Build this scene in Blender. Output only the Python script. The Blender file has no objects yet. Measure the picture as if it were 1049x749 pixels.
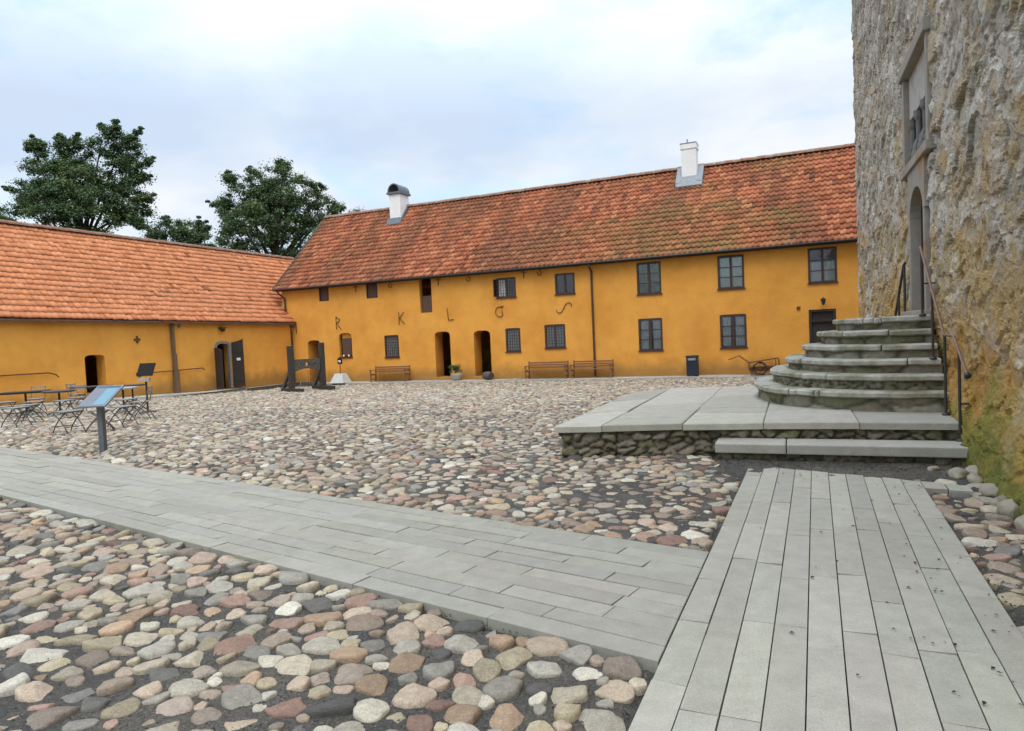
import bpy, bmesh, math, random
import numpy as np
from mathutils import Vector, Matrix, Quaternion

# ------------------------------------------------------------------ camera, sky, sun, exposure
SC = bpy.context.scene
COL = SC.collection
R_ = math.radians
cam_d = bpy.data.cameras.new('camera')
cam_d.sensor_width = 36.0
cam_d.lens = 36.0 * 700.0 / 1049.0
cam_d.clip_start = 0.05
cam_d.clip_end = 3000.0
cam = bpy.data.objects.new('camera', cam_d)
COL.objects.link(cam)
cam.matrix_world = (Matrix.Translation((0, 0, 1.6)) @ Matrix.Rotation(R_(90 - 2.45), 4, 'X')
                    @ Matrix.Rotation(R_(-2.6), 4, 'Z'))
SC.camera = cam

SUN_EL, SUN_AZ = 62.0, 192.0          # azimuth clockwise from +Y
sd = bpy.data.lights.new('sun', 'SUN')
sd.energy = 0.8
sd.angle = R_(35)
sd.color = (1.0, 0.95, 0.87)
sun = bpy.data.objects.new('sun', sd)
COL.objects.link(sun)
_d = Vector((math.sin(R_(SUN_AZ)) * math.cos(R_(SUN_EL)), math.cos(R_(SUN_AZ)) * math.cos(R_(SUN_EL)), math.sin(R_(SUN_EL))))
sun.rotation_euler = _d.to_track_quat('Z', 'Y').to_euler()

world = bpy.data.worlds.new('World')
SC.world = world
world.use_nodes = True
wt = world.node_tree
wt.nodes.clear()


def nn(t, kind, **kw):
    n = t.nodes.new(kind)
    for k, v in kw.items():
        setattr(n, k, v)
    return n


def build_world():
    t = wt
    L = t.links.new
    sky = nn(t, 'ShaderNodeTexSky', sky_type='NISHITA')
    sky.sun_disc = False
    sky.sun_elevation = R_(SUN_EL)
    sky.sun_rotation = R_(SUN_AZ)
    sky.air_density = 1.0
    sky.dust_density = 1.2
    tc = nn(t, 'ShaderNodeTexCoord')
    sep = nn(t, 'ShaderNodeSeparateXYZ')
    L(tc.outputs['Generated'], sep.inputs[0])
    zc = nn(t, 'ShaderNodeMath', operation='MAXIMUM'); zc.inputs[1].default_value = 0.0
    L(sep.outputs['Z'], zc.inputs[0])
    za = nn(t, 'ShaderNodeMath', operation='ADD'); za.inputs[1].default_value = 0.22
    L(zc.outputs[0], za.inputs[0])
    dx = nn(t, 'ShaderNodeMath', operation='DIVIDE'); L(sep.outputs['X'], dx.inputs[0]); L(za.outputs[0], dx.inputs[1])
    dy = nn(t, 'ShaderNodeMath', operation='DIVIDE'); L(sep.outputs['Y'], dy.inputs[0]); L(za.outputs[0], dy.inputs[1])
    cb = nn(t, 'ShaderNodeCombineXYZ'); L(dx.outputs[0], cb.inputs[0]); L(dy.outputs[0], cb.inputs[1])
    cb.inputs[2].default_value = 2.6
    n1 = nn(t, 'ShaderNodeTexNoise'); n1.inputs['Scale'].default_value = 1.05; n1.inputs['Detail'].default_value = 7
    n1.inputs['Roughness'].default_value = 0.56; n1.inputs['Distortion'].default_value = 0.35
    L(cb.outputs[0], n1.inputs['Vector'])
    r1 = nn(t, 'ShaderNodeValToRGB')                         # cloud cover
    r1.color_ramp.elements[0].position = 0.36; r1.color_ramp.elements[0].color = (0.1, 0.1, 0.1, 1)
    r1.color_ramp.elements[1].position = 0.52; r1.color_ramp.elements[1].color = (1, 1, 1, 1)
    L(n1.outputs['Fac'], r1.inputs[0])
    n2 = nn(t, 'ShaderNodeTexNoise'); n2.inputs['Scale'].default_value = 1.35; n2.inputs['Detail'].default_value = 6
    n2.inputs['Roughness'].default_value = 0.5
    L(cb.outputs[0], n2.inputs['Vector'])
    r2 = nn(t, 'ShaderNodeValToRGB')                         # lit and grey parts of the cloud sheet
    r2.color_ramp.elements[0].position = 0.36; r2.color_ramp.elements[0].color = (8.0, 9.6, 11.9, 1)
    r2.color_ramp.elements[1].position = 0.60; r2.color_ramp.elements[1].color = (11.4, 12.0, 12.7, 1)
    L(n2.outputs['Fac'], r2.inputs[0])
    sm = nn(t, 'ShaderNodeMix', data_type='RGBA', blend_type='MULTIPLY')
    sm.inputs[0].default_value = 1.0
    sm.inputs[7].default_value = (2.9, 3.2, 3.0, 1)
    L(sky.outputs[0], sm.inputs[6])
    mx = nn(t, 'ShaderNodeMix', data_type='RGBA')
    L(r1.outputs[0], mx.inputs[0]); L(sm.outputs[2], mx.inputs[6]); L(r2.outputs[0], mx.inputs[7])
    bg = nn(t, 'ShaderNodeBackground'); bg.inputs['Strength'].default_value = 0.0535
    # an overcast sky is about two and a half times brighter overhead than at the horizon
    gm = nn(t, 'ShaderNodeMapRange'); gm.inputs[1].default_value = .30; gm.inputs[2].default_value = 0.95
    gm.inputs[3].default_value = 1.0; gm.inputs[4].default_value = 2.9
    L(sep.outputs['Z'], gm.inputs[0])
    gl = nn(t, 'ShaderNodeVectorMath', operation='SCALE'); L(mx.outputs[2], gl.inputs[0]); L(gm.outputs[0], gl.inputs['Scale'])
    L(gl.outputs[0], bg.inputs['Color'])
    out = nn(t, 'ShaderNodeOutputWorld')
    L(bg.outputs[0], out.inputs['Surface'])


build_world()
SC.view_settings.view_transform = 'Standard'
SC.view_settings.look = 'None'
SC.view_settings.exposure = 0.58
SC.view_settings.gamma = 1.0
SC.view_settings.use_curve_mapping = False
SC.cycles.max_bounces = 6
SC.cycles.diffuse_bounces = 3
SC.cycles.transparent_max_bounces = 12
SC.cycles.caustics_reflective = False
SC.cycles.caustics_refractive = False

# ------------------------------------------------------------------ frames of the place
random.seed(7)
RNG = np.random.default_rng(7)
A_MAIN = 23.5
N1 = np.array([math.sin(R_(A_MAIN)), math.cos(R_(A_MAIN)), 0.0])
U1 = np.array([math.cos(R_(A_MAIN)), -math.sin(R_(A_MAIN)), 0.0])
P1 = N1 * 31.9
C_W = P1 + U1 * -27.9
A_C = 22.4
U3 = np.array([math.sin(R_(A_C)), math.cos(R_(A_C)), 0.0])
N3 = np.array([-math.cos(R_(A_C)), math.sin(R_(A_C)), 0.0])
Q0 = np.array([4.552, 6.691, 0.0])


def castle_pt(t, w, z=0.0):
    return Q0 + U3 * t + N3 * w + np.array([0, 0, z])


def main_pt(u, y, z=0.0):
    return P1 + U1 * u + N1 * y + np.array([0, 0, z])


def wing_pt(t, y, z=0.0):
    return C_W + N1 * t - U1 * y + np.array([0, 0, z])


SLOPE_N = np.array([math.sin(R_(24.6)), math.cos(R_(24.6))])


def gz(x, y):
    """level of the courtyard: flat near the castle, falling gently to the yellow ranges"""
    s = np.asarray(x) * SLOPE_N[0] + np.asarray(y) * SLOPE_N[1]
    return -0.6 * np.clip((s - 8.5) / 18.5, 0, 1)


# ------------------------------------------------------------------ noise for meshes
def _hash(ix, iy, seed):
    h = (ix.astype(np.int64) * 374761393 + iy.astype(np.int64) * 668265263 + seed * 1442695041) & 0x7fffffff
    h = ((h ^ (h >> 13)) * 1274126177) & 0x7fffffff
    h = h ^ (h >> 16)
    return (h % 100003) / 100003.0


def vnoise(x, y, seed=0):
    x = np.asarray(x, float); y = np.asarray(y, float)
    ix = np.floor(x); iy = np.floor(y)
    fx = x - ix; fy = y - iy
    fx = fx * fx * (3 - 2 * fx); fy = fy * fy * (3 - 2 * fy)
    a = _hash(ix, iy, seed); b = _hash(ix + 1, iy, seed); c = _hash(ix, iy + 1, seed); d = _hash(ix + 1, iy + 1, seed)
    return (a * (1 - fx) + b * fx) * (1 - fy) + (c * (1 - fx) + d * fx) * fy


def fbm(x, y, seed=0, oct=4, gain=0.5):
    v = 0; a = 1.0; s = 0
    for o in range(oct):
        v = v + a * vnoise(x * 2 ** o, y * 2 ** o, seed + o * 17); s += a; a *= gain
    return v / s


def voronoi(x, y, seed=0, jit=0.9, full=False):
    """distance to nearest and second nearest seed, and the cell's own random numbers"""
    ix = np.floor(x); iy = np.floor(y)
    d1 = np.full(x.shape, 9.0); d2 = np.full(x.shape, 9.0)
    c1 = np.zeros(x.shape); c2 = np.zeros(x.shape); ox = np.zeros(x.shape); oy = np.zeros(x.shape)
    for dx in (-1, 0, 1):
        for dy in (-1, 0, 1):
            cx = ix + dx; cy = iy + dy
            px = cx + 0.5 + (_hash(cx, cy, seed) - .5) * jit; py = cy + 0.5 + (_hash(cx, cy, seed + 1) - .5) * jit
            d = np.hypot(px - x, py - y)
            near = d < d1
            d2 = np.where(near, d1, np.minimum(d2, d))
            c1 = np.where(near, _hash(cx, cy, seed + 2), c1); c2 = np.where(near, _hash(cx, cy, seed + 3), c2)
            ox = np.where(near, x - px, ox); oy = np.where(near, y - py, oy)
            d1 = np.where(near, d, d1)
    return (d1, d2, c1, c2, ox, oy) if full else (d1, d2, c1, c2)


# ------------------------------------------------------------------ objects
def empty(name, label, cat, loc=(0, 0, 0), rz=0.0, group=None):
    o = bpy.data.objects.new(name, None)
    o.empty_display_size = 0.2
    COL.objects.link(o)
    o.location = [float(v) for v in loc]
    o.rotation_euler = (0, 0, rz)
    o['label'] = label; o['category'] = cat
    if group: o['group'] = group
    return o


def tag(o, label, cat, group=None, kind=None):
    if label: o['label'] = label
    if cat: o['category'] = cat
    if group: o['group'] = group
    if kind: o['kind'] = kind
    return o


def structure(o):
    o['kind'] = 'structure'
    return o


def dup(root, loc=None, rz=None, label=None, group=None):
    r = root.copy(); COL.objects.link(r)
    if loc is not None: r.location = [float(v) for v in loc]
    if rz is not None: r.rotation_euler = (0, 0, rz)
    if label: r['label'] = label
    if group: r['group'] = group
    for ch in list(root.children):
        c = ch.copy(); COL.objects.link(c); c.parent = r
        for g in list(ch.children):
            d = g.copy(); COL.objects.link(d); d.parent = c
    return r


def np_mesh(name, verts, faces4=None, faces3=None, tint=None, smooth=False):
    """fast mesh from arrays"""
    me = bpy.data.meshes.new(name)
    nv = len(verts)
    me.vertices.add(nv)
    me.vertices.foreach_set('co', np.asarray(verts, np.float32).ravel())
    f4 = np.asarray(faces4 if faces4 is not None else np.zeros((0, 4)), np.int32).reshape(-1, 4)
    f3 = np.asarray(faces3 if faces3 is not None else np.zeros((0, 3)), np.int32).reshape(-1, 3)
    nl = f4.size + f3.size
    me.loops.add(nl)
    me.loops.foreach_set('vertex_index', np.concatenate([f4.ravel(), f3.ravel()]))
    me.polygons.add(len(f4) + len(f3))
    me.polygons.foreach_set('loop_start', np.concatenate([np.arange(len(f4)) * 4, f4.size + np.arange(len(f3)) * 3]).astype(np.int32))
    me.polygons.foreach_set('loop_total', np.concatenate([np.full(len(f4), 4), np.full(len(f3), 3)]).astype(np.int32))
    me.polygons.foreach_set('use_smooth', np.full(len(f4) + len(f3), smooth))
    if tint is not None:
        at = me.attributes.new('tint', 'FLOAT_COLOR', 'POINT')
        c = np.ones((nv, 4), np.float32); c[:, :3] = tint
        at.data.foreach_set('color', c.ravel())
    me.update(calc_edges=True)
    me.validate()
    return me


def link(name, me, mat, parent=None, loc=None):
    o = bpy.data.objects.new(name, me)
    COL.objects.link(o)
    if mat is not None:
        for m in (mat if isinstance(mat, (list, tuple)) else [mat]):
            me.materials.append(m)
    if parent is not None: o.parent = parent
    if loc is not None: o.location = loc
    return o


class MB:
    """collects shapes for ONE mesh"""
    def __init__(self):
        self.bm = bmesh.new()

    def hull8(self, p):
        v = [self.bm.verts.new(q) for q in p]
        for f in ((3, 2, 1, 0), (4, 5, 6, 7), (0, 1, 5, 4), (1, 2, 6, 5), (2, 3, 7, 6), (3, 0, 4, 7)):
            self.bm.faces.new([v[i] for i in f])
        return self

    def box(self, c, s, rot=None):
        hx, hy, hz = s[0] / 2, s[1] / 2, s[2] / 2
        p = [Vector(q) for q in ((-hx, -hy, -hz), (hx, -hy, -hz), (hx, hy, -hz), (-hx, hy, -hz), (-hx, -hy, hz), (hx, -hy, hz), (hx, hy, hz), (-hx, hy, hz))]
        if rot is not None: p = [rot @ q for q in p]
        return self.hull8([q + Vector(c) for q in p])

    def span(self, x0, x1, y0, y1, z0, z1):
        return self.box(((x0 + x1) / 2, (y0 + y1) / 2, (z0 + z1) / 2), (abs(x1 - x0), abs(y1 - y0), abs(z1 - z0)))

    def bar(self, a, b, w, h, up=(0, 0, 1)):
        a = Vector(a); b = Vector(b); d = b - a
        x = d.normalized(); u = Vector(up)
        if abs(x.dot(u)) > .99: u = Vector((1, 0, 0))
        y = u.cross(x).normalized(); z = x.cross(y)
        rot = Matrix((x, y, z)).transposed()
        return self.box((a + b) / 2, (d.length, w, h), rot)

    def tube(self, pts, r, seg=8, closed=False):
        pts = [Vector(p) for p in pts]
        n = len(pts)
        rs = r if isinstance(r, (list, tuple)) else [r] * n
        rings = []
        ref = None
        for i, p in enumerate(pts):
            a = pts[i - 1] if (i > 0 or closed) else pts[i]
            b = pts[(i + 1) % n] if (i < n - 1 or closed) else pts[i]
            d = (b - a).normalized()
            if ref is None:
                ref = Vector((0, 0, 1)) if abs(d.z) < .9 else Vector((1, 0, 0))
            s = d.cross(ref).normalized(); u = s.cross(d).normalized(); ref = u
            rings.append([self.bm.verts.new(p + (s * math.cos(2 * math.pi * k / seg) + u * math.sin(2 * math.pi * k / seg)) * rs[i]) for k in range(seg)])
        m = n if closed else n - 1
        for i in range(m):
            A = rings[i]; B = rings[(i + 1) % n]
            for k in range(seg):
                self.bm.faces.new((A[k], A[(k + 1) % seg], B[(k + 1) % seg], B[k]))
        if not closed:
            self.bm.faces.new(rings[0][::-1]); self.bm.faces.new(rings[-1])
        return self

    def lathe(self, prof, seg=20, c=(0, 0, 0), rot=None):
        rings = []
        for (r, z) in prof:
            ring = []
            for k in range(seg):
                a = 2 * math.pi * k / seg
                p = Vector((r * math.cos(a), r * math.sin(a), z))
                if rot is not None: p = rot @ p
                ring.append(self.bm.verts.new(p + Vector(c)))
            rings.append(ring)
        for A, B in zip(rings[:-1], rings[1:]):
            for k in range(seg):
                self.bm.faces.new((A[k], A[(k + 1) % seg], B[(k + 1) % seg], B[k]))
        self.bm.faces.new(rings[0][::-1]); self.bm.faces.new(rings[-1])
        return self

    def prism(self, poly, y0, y1, axis='y'):
        """polygon of (x, z) swept along y (or of (x, y) swept along z)"""
        def P(q, h): return (q[0], h, q[1]) if axis == 'y' else (q[0], q[1], h)
        A = [self.bm.verts.new(P(q, y0)) for q in poly]; B = [self.bm.verts.new(P(q, y1)) for q in poly]
        n = len(poly)
        self.bm.faces.new(A[::-1]); self.bm.faces.new(B)
        for i in range(n):
            self.bm.faces.new((A[i], A[(i + 1) % n], B[(i + 1) % n], B[i]))
        return self

    def quad(self, *p):
        self.bm.faces.new([self.bm.verts.new(q) for q in p])
        return self

    def build(self, name, mat, parent=None, smooth=False, bevel=0.0, loc=None, jitter=0.0):
        bm = self.bm
        bmesh.ops.recalc_face_normals(bm, faces=bm.faces)
        if bevel > 0:
            bmesh.ops.bevel(bm, geom=[e for e in bm.edges if len(e.link_faces) == 2 and e.calc_face_angle(0) > .6],
                            offset=bevel, segments=2, profile=.6, affect='EDGES', clamp_overlap=True)
        if jitter:
            for v in bm.verts:
                v.co += Vector((random.uniform(-1, 1), random.uniform(-1, 1), random.uniform(-1, 1))) * jitter
        me = bpy.data.meshes.new(name)
        bm.to_mesh(me); bm.free()
        if smooth:
            for p in me.polygons: p.use_smooth = True
        return link(name, me, mat, parent, loc)


# ------------------------------------------------------------------ materials
def mat(name, col, rough=.8, var=.18, scale=6.0, bump=.25, bscale=45.0, metal=0.0, attr=False, spec=.4, hue=None,
        detail=6, stain=None, coords='Object', bdist=.01, grain=0.0, gscale=170.0):
    m = bpy.data.materials.new(name); m.use_nodes = True
    t = m.node_tree; L = t.links.new
    b = t.nodes['Principled BSDF']
    b.inputs['Roughness'].default_value = rough
    b.inputs['Metallic'].default_value = metal
    b.inputs['Specular IOR Level'].default_value = spec
    tc = nn(t, 'ShaderNodeTexCoord')
    n1 = nn(t, 'ShaderNodeTexNoise'); n1.inputs['Scale'].default_value = scale; n1.inputs['Detail'].default_value = detail
    n1.inputs['Roughness'].default_value = .62
    L(tc.outputs[coords], n1.inputs['Vector'])
    mr = nn(t, 'ShaderNodeMapRange'); mr.inputs[1].default_value = .25; mr.inputs[2].default_value = .75
    mr.inputs[3].default_value = 1 - var; mr.inputs[4].default_value = 1 + var
    L(n1.outputs['Fac'], mr.inputs[0])
    mul = nn(t, 'ShaderNodeMix', data_type='RGBA', blend_type='MULTIPLY'); mul.inputs[0].default_value = 1
    if attr:
        at = nn(t, 'ShaderNodeAttribute', attribute_name='tint')
        src = at.outputs['Color']
    else:
        rgb = nn(t, 'ShaderNodeRGB'); rgb.outputs[0].default_value = (*col, 1); src = rgb.outputs[0]
    if hue is not None:      # a second colour in broad patches: (colour, scale, low, high)
        n3 = nn(t, 'ShaderNodeTexNoise'); n3.inputs['Scale'].default_value = hue[1]; n3.inputs['Detail'].default_value = 5
        n3.inputs['Roughness'].default_value = .6
        L(tc.outputs[coords], n3.inputs['Vector'])
        rm = nn(t, 'ShaderNodeMapRange'); rm.inputs[1].default_value = hue[2]; rm.inputs[2].default_value = hue[3]
        L(n3.outputs['Fac'], rm.inputs[0])
        hm = nn(t, 'ShaderNodeMix', data_type='RGBA'); hm.inputs[7].default_value = (*hue[0], 1)
        L(rm.outputs[0], hm.inputs[0]); L(src, hm.inputs[6]); src = hm.outputs[2]
    L(src, mul.inputs[6]); L(mr.outputs[0], mul.inputs[7])
    fin = mul.outputs[2]
    if grain:                # mineral speckle
        n6 = nn(t, 'ShaderNodeTexNoise'); n6.inputs['Scale'].default_value = gscale; n6.inputs['Detail'].default_value = 3; n6.inputs['Roughness'].default_value = .7
        L(tc.outputs[coords], n6.inputs['Vector'])
        g6 = nn(t, 'ShaderNodeMapRange'); g6.inputs[1].default_value = .3; g6.inputs[2].default_value = .7
        g6.inputs[3].default_value = 1 - grain; g6.inputs[4].default_value = 1 + grain * .8
        L(n6.outputs['Fac'], g6.inputs[0])
        m6 = nn(t, 'ShaderNodeMix', data_type='RGBA', blend_type='MULTIPLY'); m6.inputs[0].default_value = 1
        L(fin, m6.inputs[6]); L(g6.outputs[0], m6.inputs[7]); fin = m6.outputs[2]
    L(fin, b.inputs['Base Color'])
    if bump:
        n2 = nn(t, 'ShaderNodeTexNoise'); n2.inputs['Scale'].default_value = bscale; n2.inputs['Detail'].default_value = 7
        n2.inputs['Roughness'].default_value = .65
        L(tc.outputs[coords], n2.inputs['Vector'])
        bp = nn(t, 'ShaderNodeBump'); bp.inputs['Strength'].default_value = bump; bp.inputs['Distance'].default_value = bdist
        L(n2.outputs['Fac'], bp.inputs['Height']); L(bp.outputs[0], b.inputs['Normal'])
    return m


def node_bsdf(m): return m.node_tree.nodes['Principled BSDF']


def plaster_mat(name, col, col2, zbase):
    """lime plaster: broad cloudy limewash, fine grain, splash dirt along the foot of the wall"""
    m = mat(name, col, rough=.9, var=.06, scale=2.2, bump=.4, bscale=9.0, spec=.15, hue=(col2, .6, .40, .64), grain=.05, gscale=60, bdist=.03)
    t = m.node_tree; L = t.links.new
    b = node_bsdf(m)
    src = b.inputs['Base Color'].links[0].from_socket
    tc = nn(t, 'ShaderNodeTexCoord'); sep = nn(t, 'ShaderNodeSeparateXYZ'); L(tc.outputs['Object'], sep.inputs[0])
    n = nn(t, 'ShaderNodeTexNoise'); n.inputs['Scale'].default_value = 1.6; n.inputs['Detail'].default_value = 8
    L(tc.outputs['Object'], n.inputs['Vector'])
    ad = nn(t, 'ShaderNodeMath', operation='MULTIPLY_ADD'); ad.inputs[1].default_value = -.9; L(n.outputs['Fac'], ad.inputs[0]); L(sep.outputs['Z'], ad.inputs[2])
    mr = nn(t, 'ShaderNodeMapRange'); mr.inputs[1].default_value = zbase - .5; mr.inputs[2].default_value = zbase + .05
    mr.inputs[3].default_value = .75; mr.inputs[4].default_value = 0
    L(ad.outputs[0], mr.inputs[0])
    mx = nn(t, 'ShaderNodeMix', data_type='RGBA'); mx.inputs[7].default_value = (.26, .14, .045, 1)
    L(mr.outputs[0], mx.inputs[0]); L(src, mx.inputs[6])
    # pale rain streaks and patched repairs
    mp = nn(t, 'ShaderNodeMapping'); mp.inputs['Scale'].default_value = (1.3, 1.3, .22); L(tc.outputs['Object'], mp.inputs[0])
    n4 = nn(t, 'ShaderNodeTexNoise'); n4.inputs['Scale'].default_value = 1.5; n4.inputs['Detail'].default_value = 9; n4.inputs['Roughness'].default_value = .7
    L(mp.outputs[0], n4.inputs['Vector'])
    r4 = nn(t, 'ShaderNodeMapRange'); r4.inputs[1].default_value = .5; r4.inputs[2].default_value = .78; r4.inputs[4].default_value = .3
    L(n4.outputs['Fac'], r4.inputs[0])
    m4 = nn(t, 'ShaderNodeMix', data_type='RGBA'); m4.inputs[7].default_value = (.56, .30, .10, 1)
    L(r4.outputs[0], m4.inputs[0]); L(mx.outputs[2], m4.inputs[6])
    L(m4.outputs[2], b.inputs['Base Color'])
    return m


def glass_mat():
    m = bpy.data.materials.new('window_glass'); m.use_nodes = True
    t = m.node_tree; t.nodes.clear(); L = t.links.new
    tr = nn(t, 'ShaderNodeBsdfTransparent'); tr.inputs[0].default_value = (.88, .91, .92, 1)
    gl = nn(t, 'ShaderNodeBsdfGlossy'); gl.inputs['Roughness'].default_value = .06; gl.inputs[0].default_value = (.95, .97, 1, 1)
    fr = nn(t, 'ShaderNodeFresnel'); fr.inputs[0].default_value = 1.5
    tc = nn(t, 'ShaderNodeTexCoord'); n = nn(t, 'ShaderNodeTexNoise'); n.inputs['Scale'].default_value = 3.5
    L(tc.outputs['Object'], n.inputs['Vector'])
    bp = nn(t, 'ShaderNodeBump'); bp.inputs['Strength'].default_value = .25; bp.inputs['Distance'].default_value = .02
    L(n.outputs['Fac'], bp.inputs['Height']); L(bp.outputs[0], gl.inputs['Normal'])
    mx = nn(t, 'ShaderNodeMixShader'); L(fr.outputs[0], mx.inputs[0]); L(tr.outputs[0], mx.inputs[1]); L(gl.outputs[0], mx.inputs[2])
    o = nn(t, 'ShaderNodeOutputMaterial'); L(mx.outputs[0], o.inputs[0])
    return m


M = {}
M['plaster'] = plaster_mat('ochre_plaster', (.71, .328, .062), (.62, .265, .046), -.25)
M['plaster_wing'] = plaster_mat('ochre_plaster_wing', (.78, .362, .068), (.70, .31, .055), -.1)
M['tile'] = mat('clay_tile', (.4, .13, .06), rough=.85, attr=True, var=.2, scale=9, bump=.3, bscale=60, spec=.1)
M['tile_plain'] = mat('clay_tile_back', (.33, .11, .055), rough=.9, var=.3, scale=5)
M['ridge'] = mat('ridge_mortar', (.24, .115, .07), rough=.9, var=.35, scale=7, hue=((.26, .20, .15), 3, .45, .65))
M['dark_wood'] = mat('tarred_wood', (.035, .025, .021), rough=.75, var=.3, scale=12, bump=.3, bscale=30)
M['frame'] = mat('brown_window_paint', (.05, .024, .017), rough=.5, var=.2, scale=14, bump=.1)
M['shutter'] = mat('brown_shutter_wood', (.095, .05, .033), rough=.7, var=.25, scale=10, bump=.2)
M['glass'] = glass_mat()
M['lead_glass'] = mat('leaded_glass', (.12, .13, .135), rough=.22, var=.25, scale=18, bump=.3, bscale=16, spec=.6)
M['curtain'] = mat('white_curtain', (.78, .77, .74), rough=.95, var=.1, scale=5, bump=.1)
M['white'] = mat('white_limewash', (.76, .745, .71), rough=.9, var=.08, scale=3, bump=.25, bscale=14)
M['lead'] = mat('lead_sheet', (.10, .115, .13), rough=.55, var=.3, scale=8, bump=.15, spec=.5)
M['zinc'] = mat('grey_flashing', (.22, .235, .25), rough=.5, var=.25, scale=8, bump=.15)
M['black_metal'] = mat('black_iron', (.022, .021, .02), rough=.55, var=.3, scale=20, bump=.15, spec=.5)
M['rust'] = mat('rusty_iron', (.13, .058, .026), rough=.85, var=.35, scale=14, bump=.25, spec=.25)
M['gutter'] = mat('dark_gutter', (.028, .022, .02), rough=.5, var=.25, scale=9, bump=.1)
M['pipe'] = mat('brown_downpipe', (.065, .03, .02), rough=.55, var=.3, scale=9, bump=.1)
M['dark'] = mat('dark_boards', (.036, .024, .018), rough=.85, var=.3, scale=9, bump=.2)
M['soil'] = mat('dark_floor', (.03, .026, .022), rough=.95)
M['old_wood'] = mat('weathered_oak', (.085, .072, .058), rough=.85, var=.4, scale=10, bump=.45, bscale=24)
M['black_wood'] = mat('blackened_oak', (.045, .036, .028), rough=.8, var=.4, scale=10, bump=.45, bscale=22)
M['grey_wood'] = mat('silvered_boards', (.21, .19, .165), rough=.88, var=.3, scale=9, bump=.35)
M['bench'] = mat('bench_wood', (.21, .095, .04), rough=.55, var=.25, scale=14, bump=.2)
M['timber_pipe'] = mat('wooden_trough', (.16, .095, .048), rough=.85, var=.3, scale=9, bump=.3)
M['ashlar'] = mat('grey_ashlar', (.27, .24, .20), rough=.9, var=.2, scale=5, bump=.35, bscale=28, hue=((.30, .17, .065), 1.4, .55, .72))
M['relief'] = mat('carved_limestone', (.36, .34, .30), rough=.9, var=.22, scale=5, bump=.35, bscale=26)
M['slate'] = mat('dark_slate', (.055, .053, .05), rough=.85, var=.3, scale=6, bump=.3)
M['relief_dark'] = mat('weathered_relief', (.15, .145, .135), rough=.9, var=.3, scale=8, bump=.4)
M['brown_blind'] = mat('brown_blind', (.13, .085, .07), rough=.9, var=.12, scale=5)
M['step'] = mat('worn_limestone_step', (.33, .31, .26), rough=.88, var=.3, scale=5.5, bump=.7, bscale=30, hue=((.15, .15, .085), 2.2, .46, .66), attr=False, bdist=.015)
M['slab_top'] = mat('pale_paving_slab', (.43, .425, .40), rough=.85, var=.14, scale=5, bump=.4, bscale=40, attr=True, grain=.18, gscale=110)
def speckle(m, scale=60, thr=.09, col=(.09, .085, .075), amount=.7, patch=(.55, .7), pscale=1.3):
    """dark droppings, lichen dots and trodden dirt gathered in patches"""
    t = m.node_tree; L = t.links.new
    b = t.nodes['Principled BSDF']
    src = b.inputs['Base Color'].links[0].from_socket
    tc = nn(t, 'ShaderNodeTexCoord')
    v = nn(t, 'ShaderNodeTexVoronoi'); v.inputs['Scale'].default_value = scale; L(tc.outputs['Object'], v.inputs['Vector'])
    n = nn(t, 'ShaderNodeTexNoise'); n.inputs['Scale'].default_value = pscale; n.inputs['Detail'].default_value = 6; n.inputs['Roughness'].default_value = .65
    L(tc.outputs['Object'], n.inputs['Vector'])
    r = nn(t, 'ShaderNodeMapRange'); r.inputs[1].default_value = patch[0]; r.inputs[2].default_value = patch[1]; r.inputs[3].default_value = 0; r.inputs[4].default_value = thr * 2.6
    L(n.outputs['Fac'], r.inputs[0])
    sc = nn(t, 'ShaderNodeSeparateColor'); L(v.outputs['Color'], sc.inputs[0])
    mm = nn(t, 'ShaderNodeMath', operation='MULTIPLY'); L(r.outputs[0], mm.inputs[0]); L(sc.outputs[0], mm.inputs[1])
    lt = nn(t, 'ShaderNodeMath', operation='LESS_THAN'); L(v.outputs['Distance'], lt.inputs[0]); L(mm.outputs[0], lt.inputs[1])
    am = nn(t, 'ShaderNodeMath', operation='MULTIPLY'); am.inputs[1].default_value = amount; L(lt.outputs[0], am.inputs[0])
    n5 = nn(t, 'ShaderNodeTexNoise'); n5.inputs['Scale'].default_value = 2.4; n5.inputs['Detail'].default_value = 8; n5.inputs['Roughness'].default_value = .7
    L(tc.outputs['Object'], n5.inputs['Vector'])
    r5 = nn(t, 'ShaderNodeMapRange'); r5.inputs[1].default_value = .52; r5.inputs[2].default_value = .75; r5.inputs[4].default_value = .35
    L(n5.outputs['Fac'], r5.inputs[0])
    m5 = nn(t, 'ShaderNodeMix', data_type='RGBA'); m5.inputs[7].default_value = (.21, .205, .165, 1)
    L(r5.outputs[0], m5.inputs[0]); L(src, m5.inputs[6])
    mx = nn(t, 'ShaderNodeMix', data_type='RGBA'); mx.inputs[7].default_value = (*col, 1)
    L(am.outputs[0], mx.inputs[0]); L(m5.outputs[2], mx.inputs[6]); L(mx.outputs[2], b.inputs['Base Color'])
    return m


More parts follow.
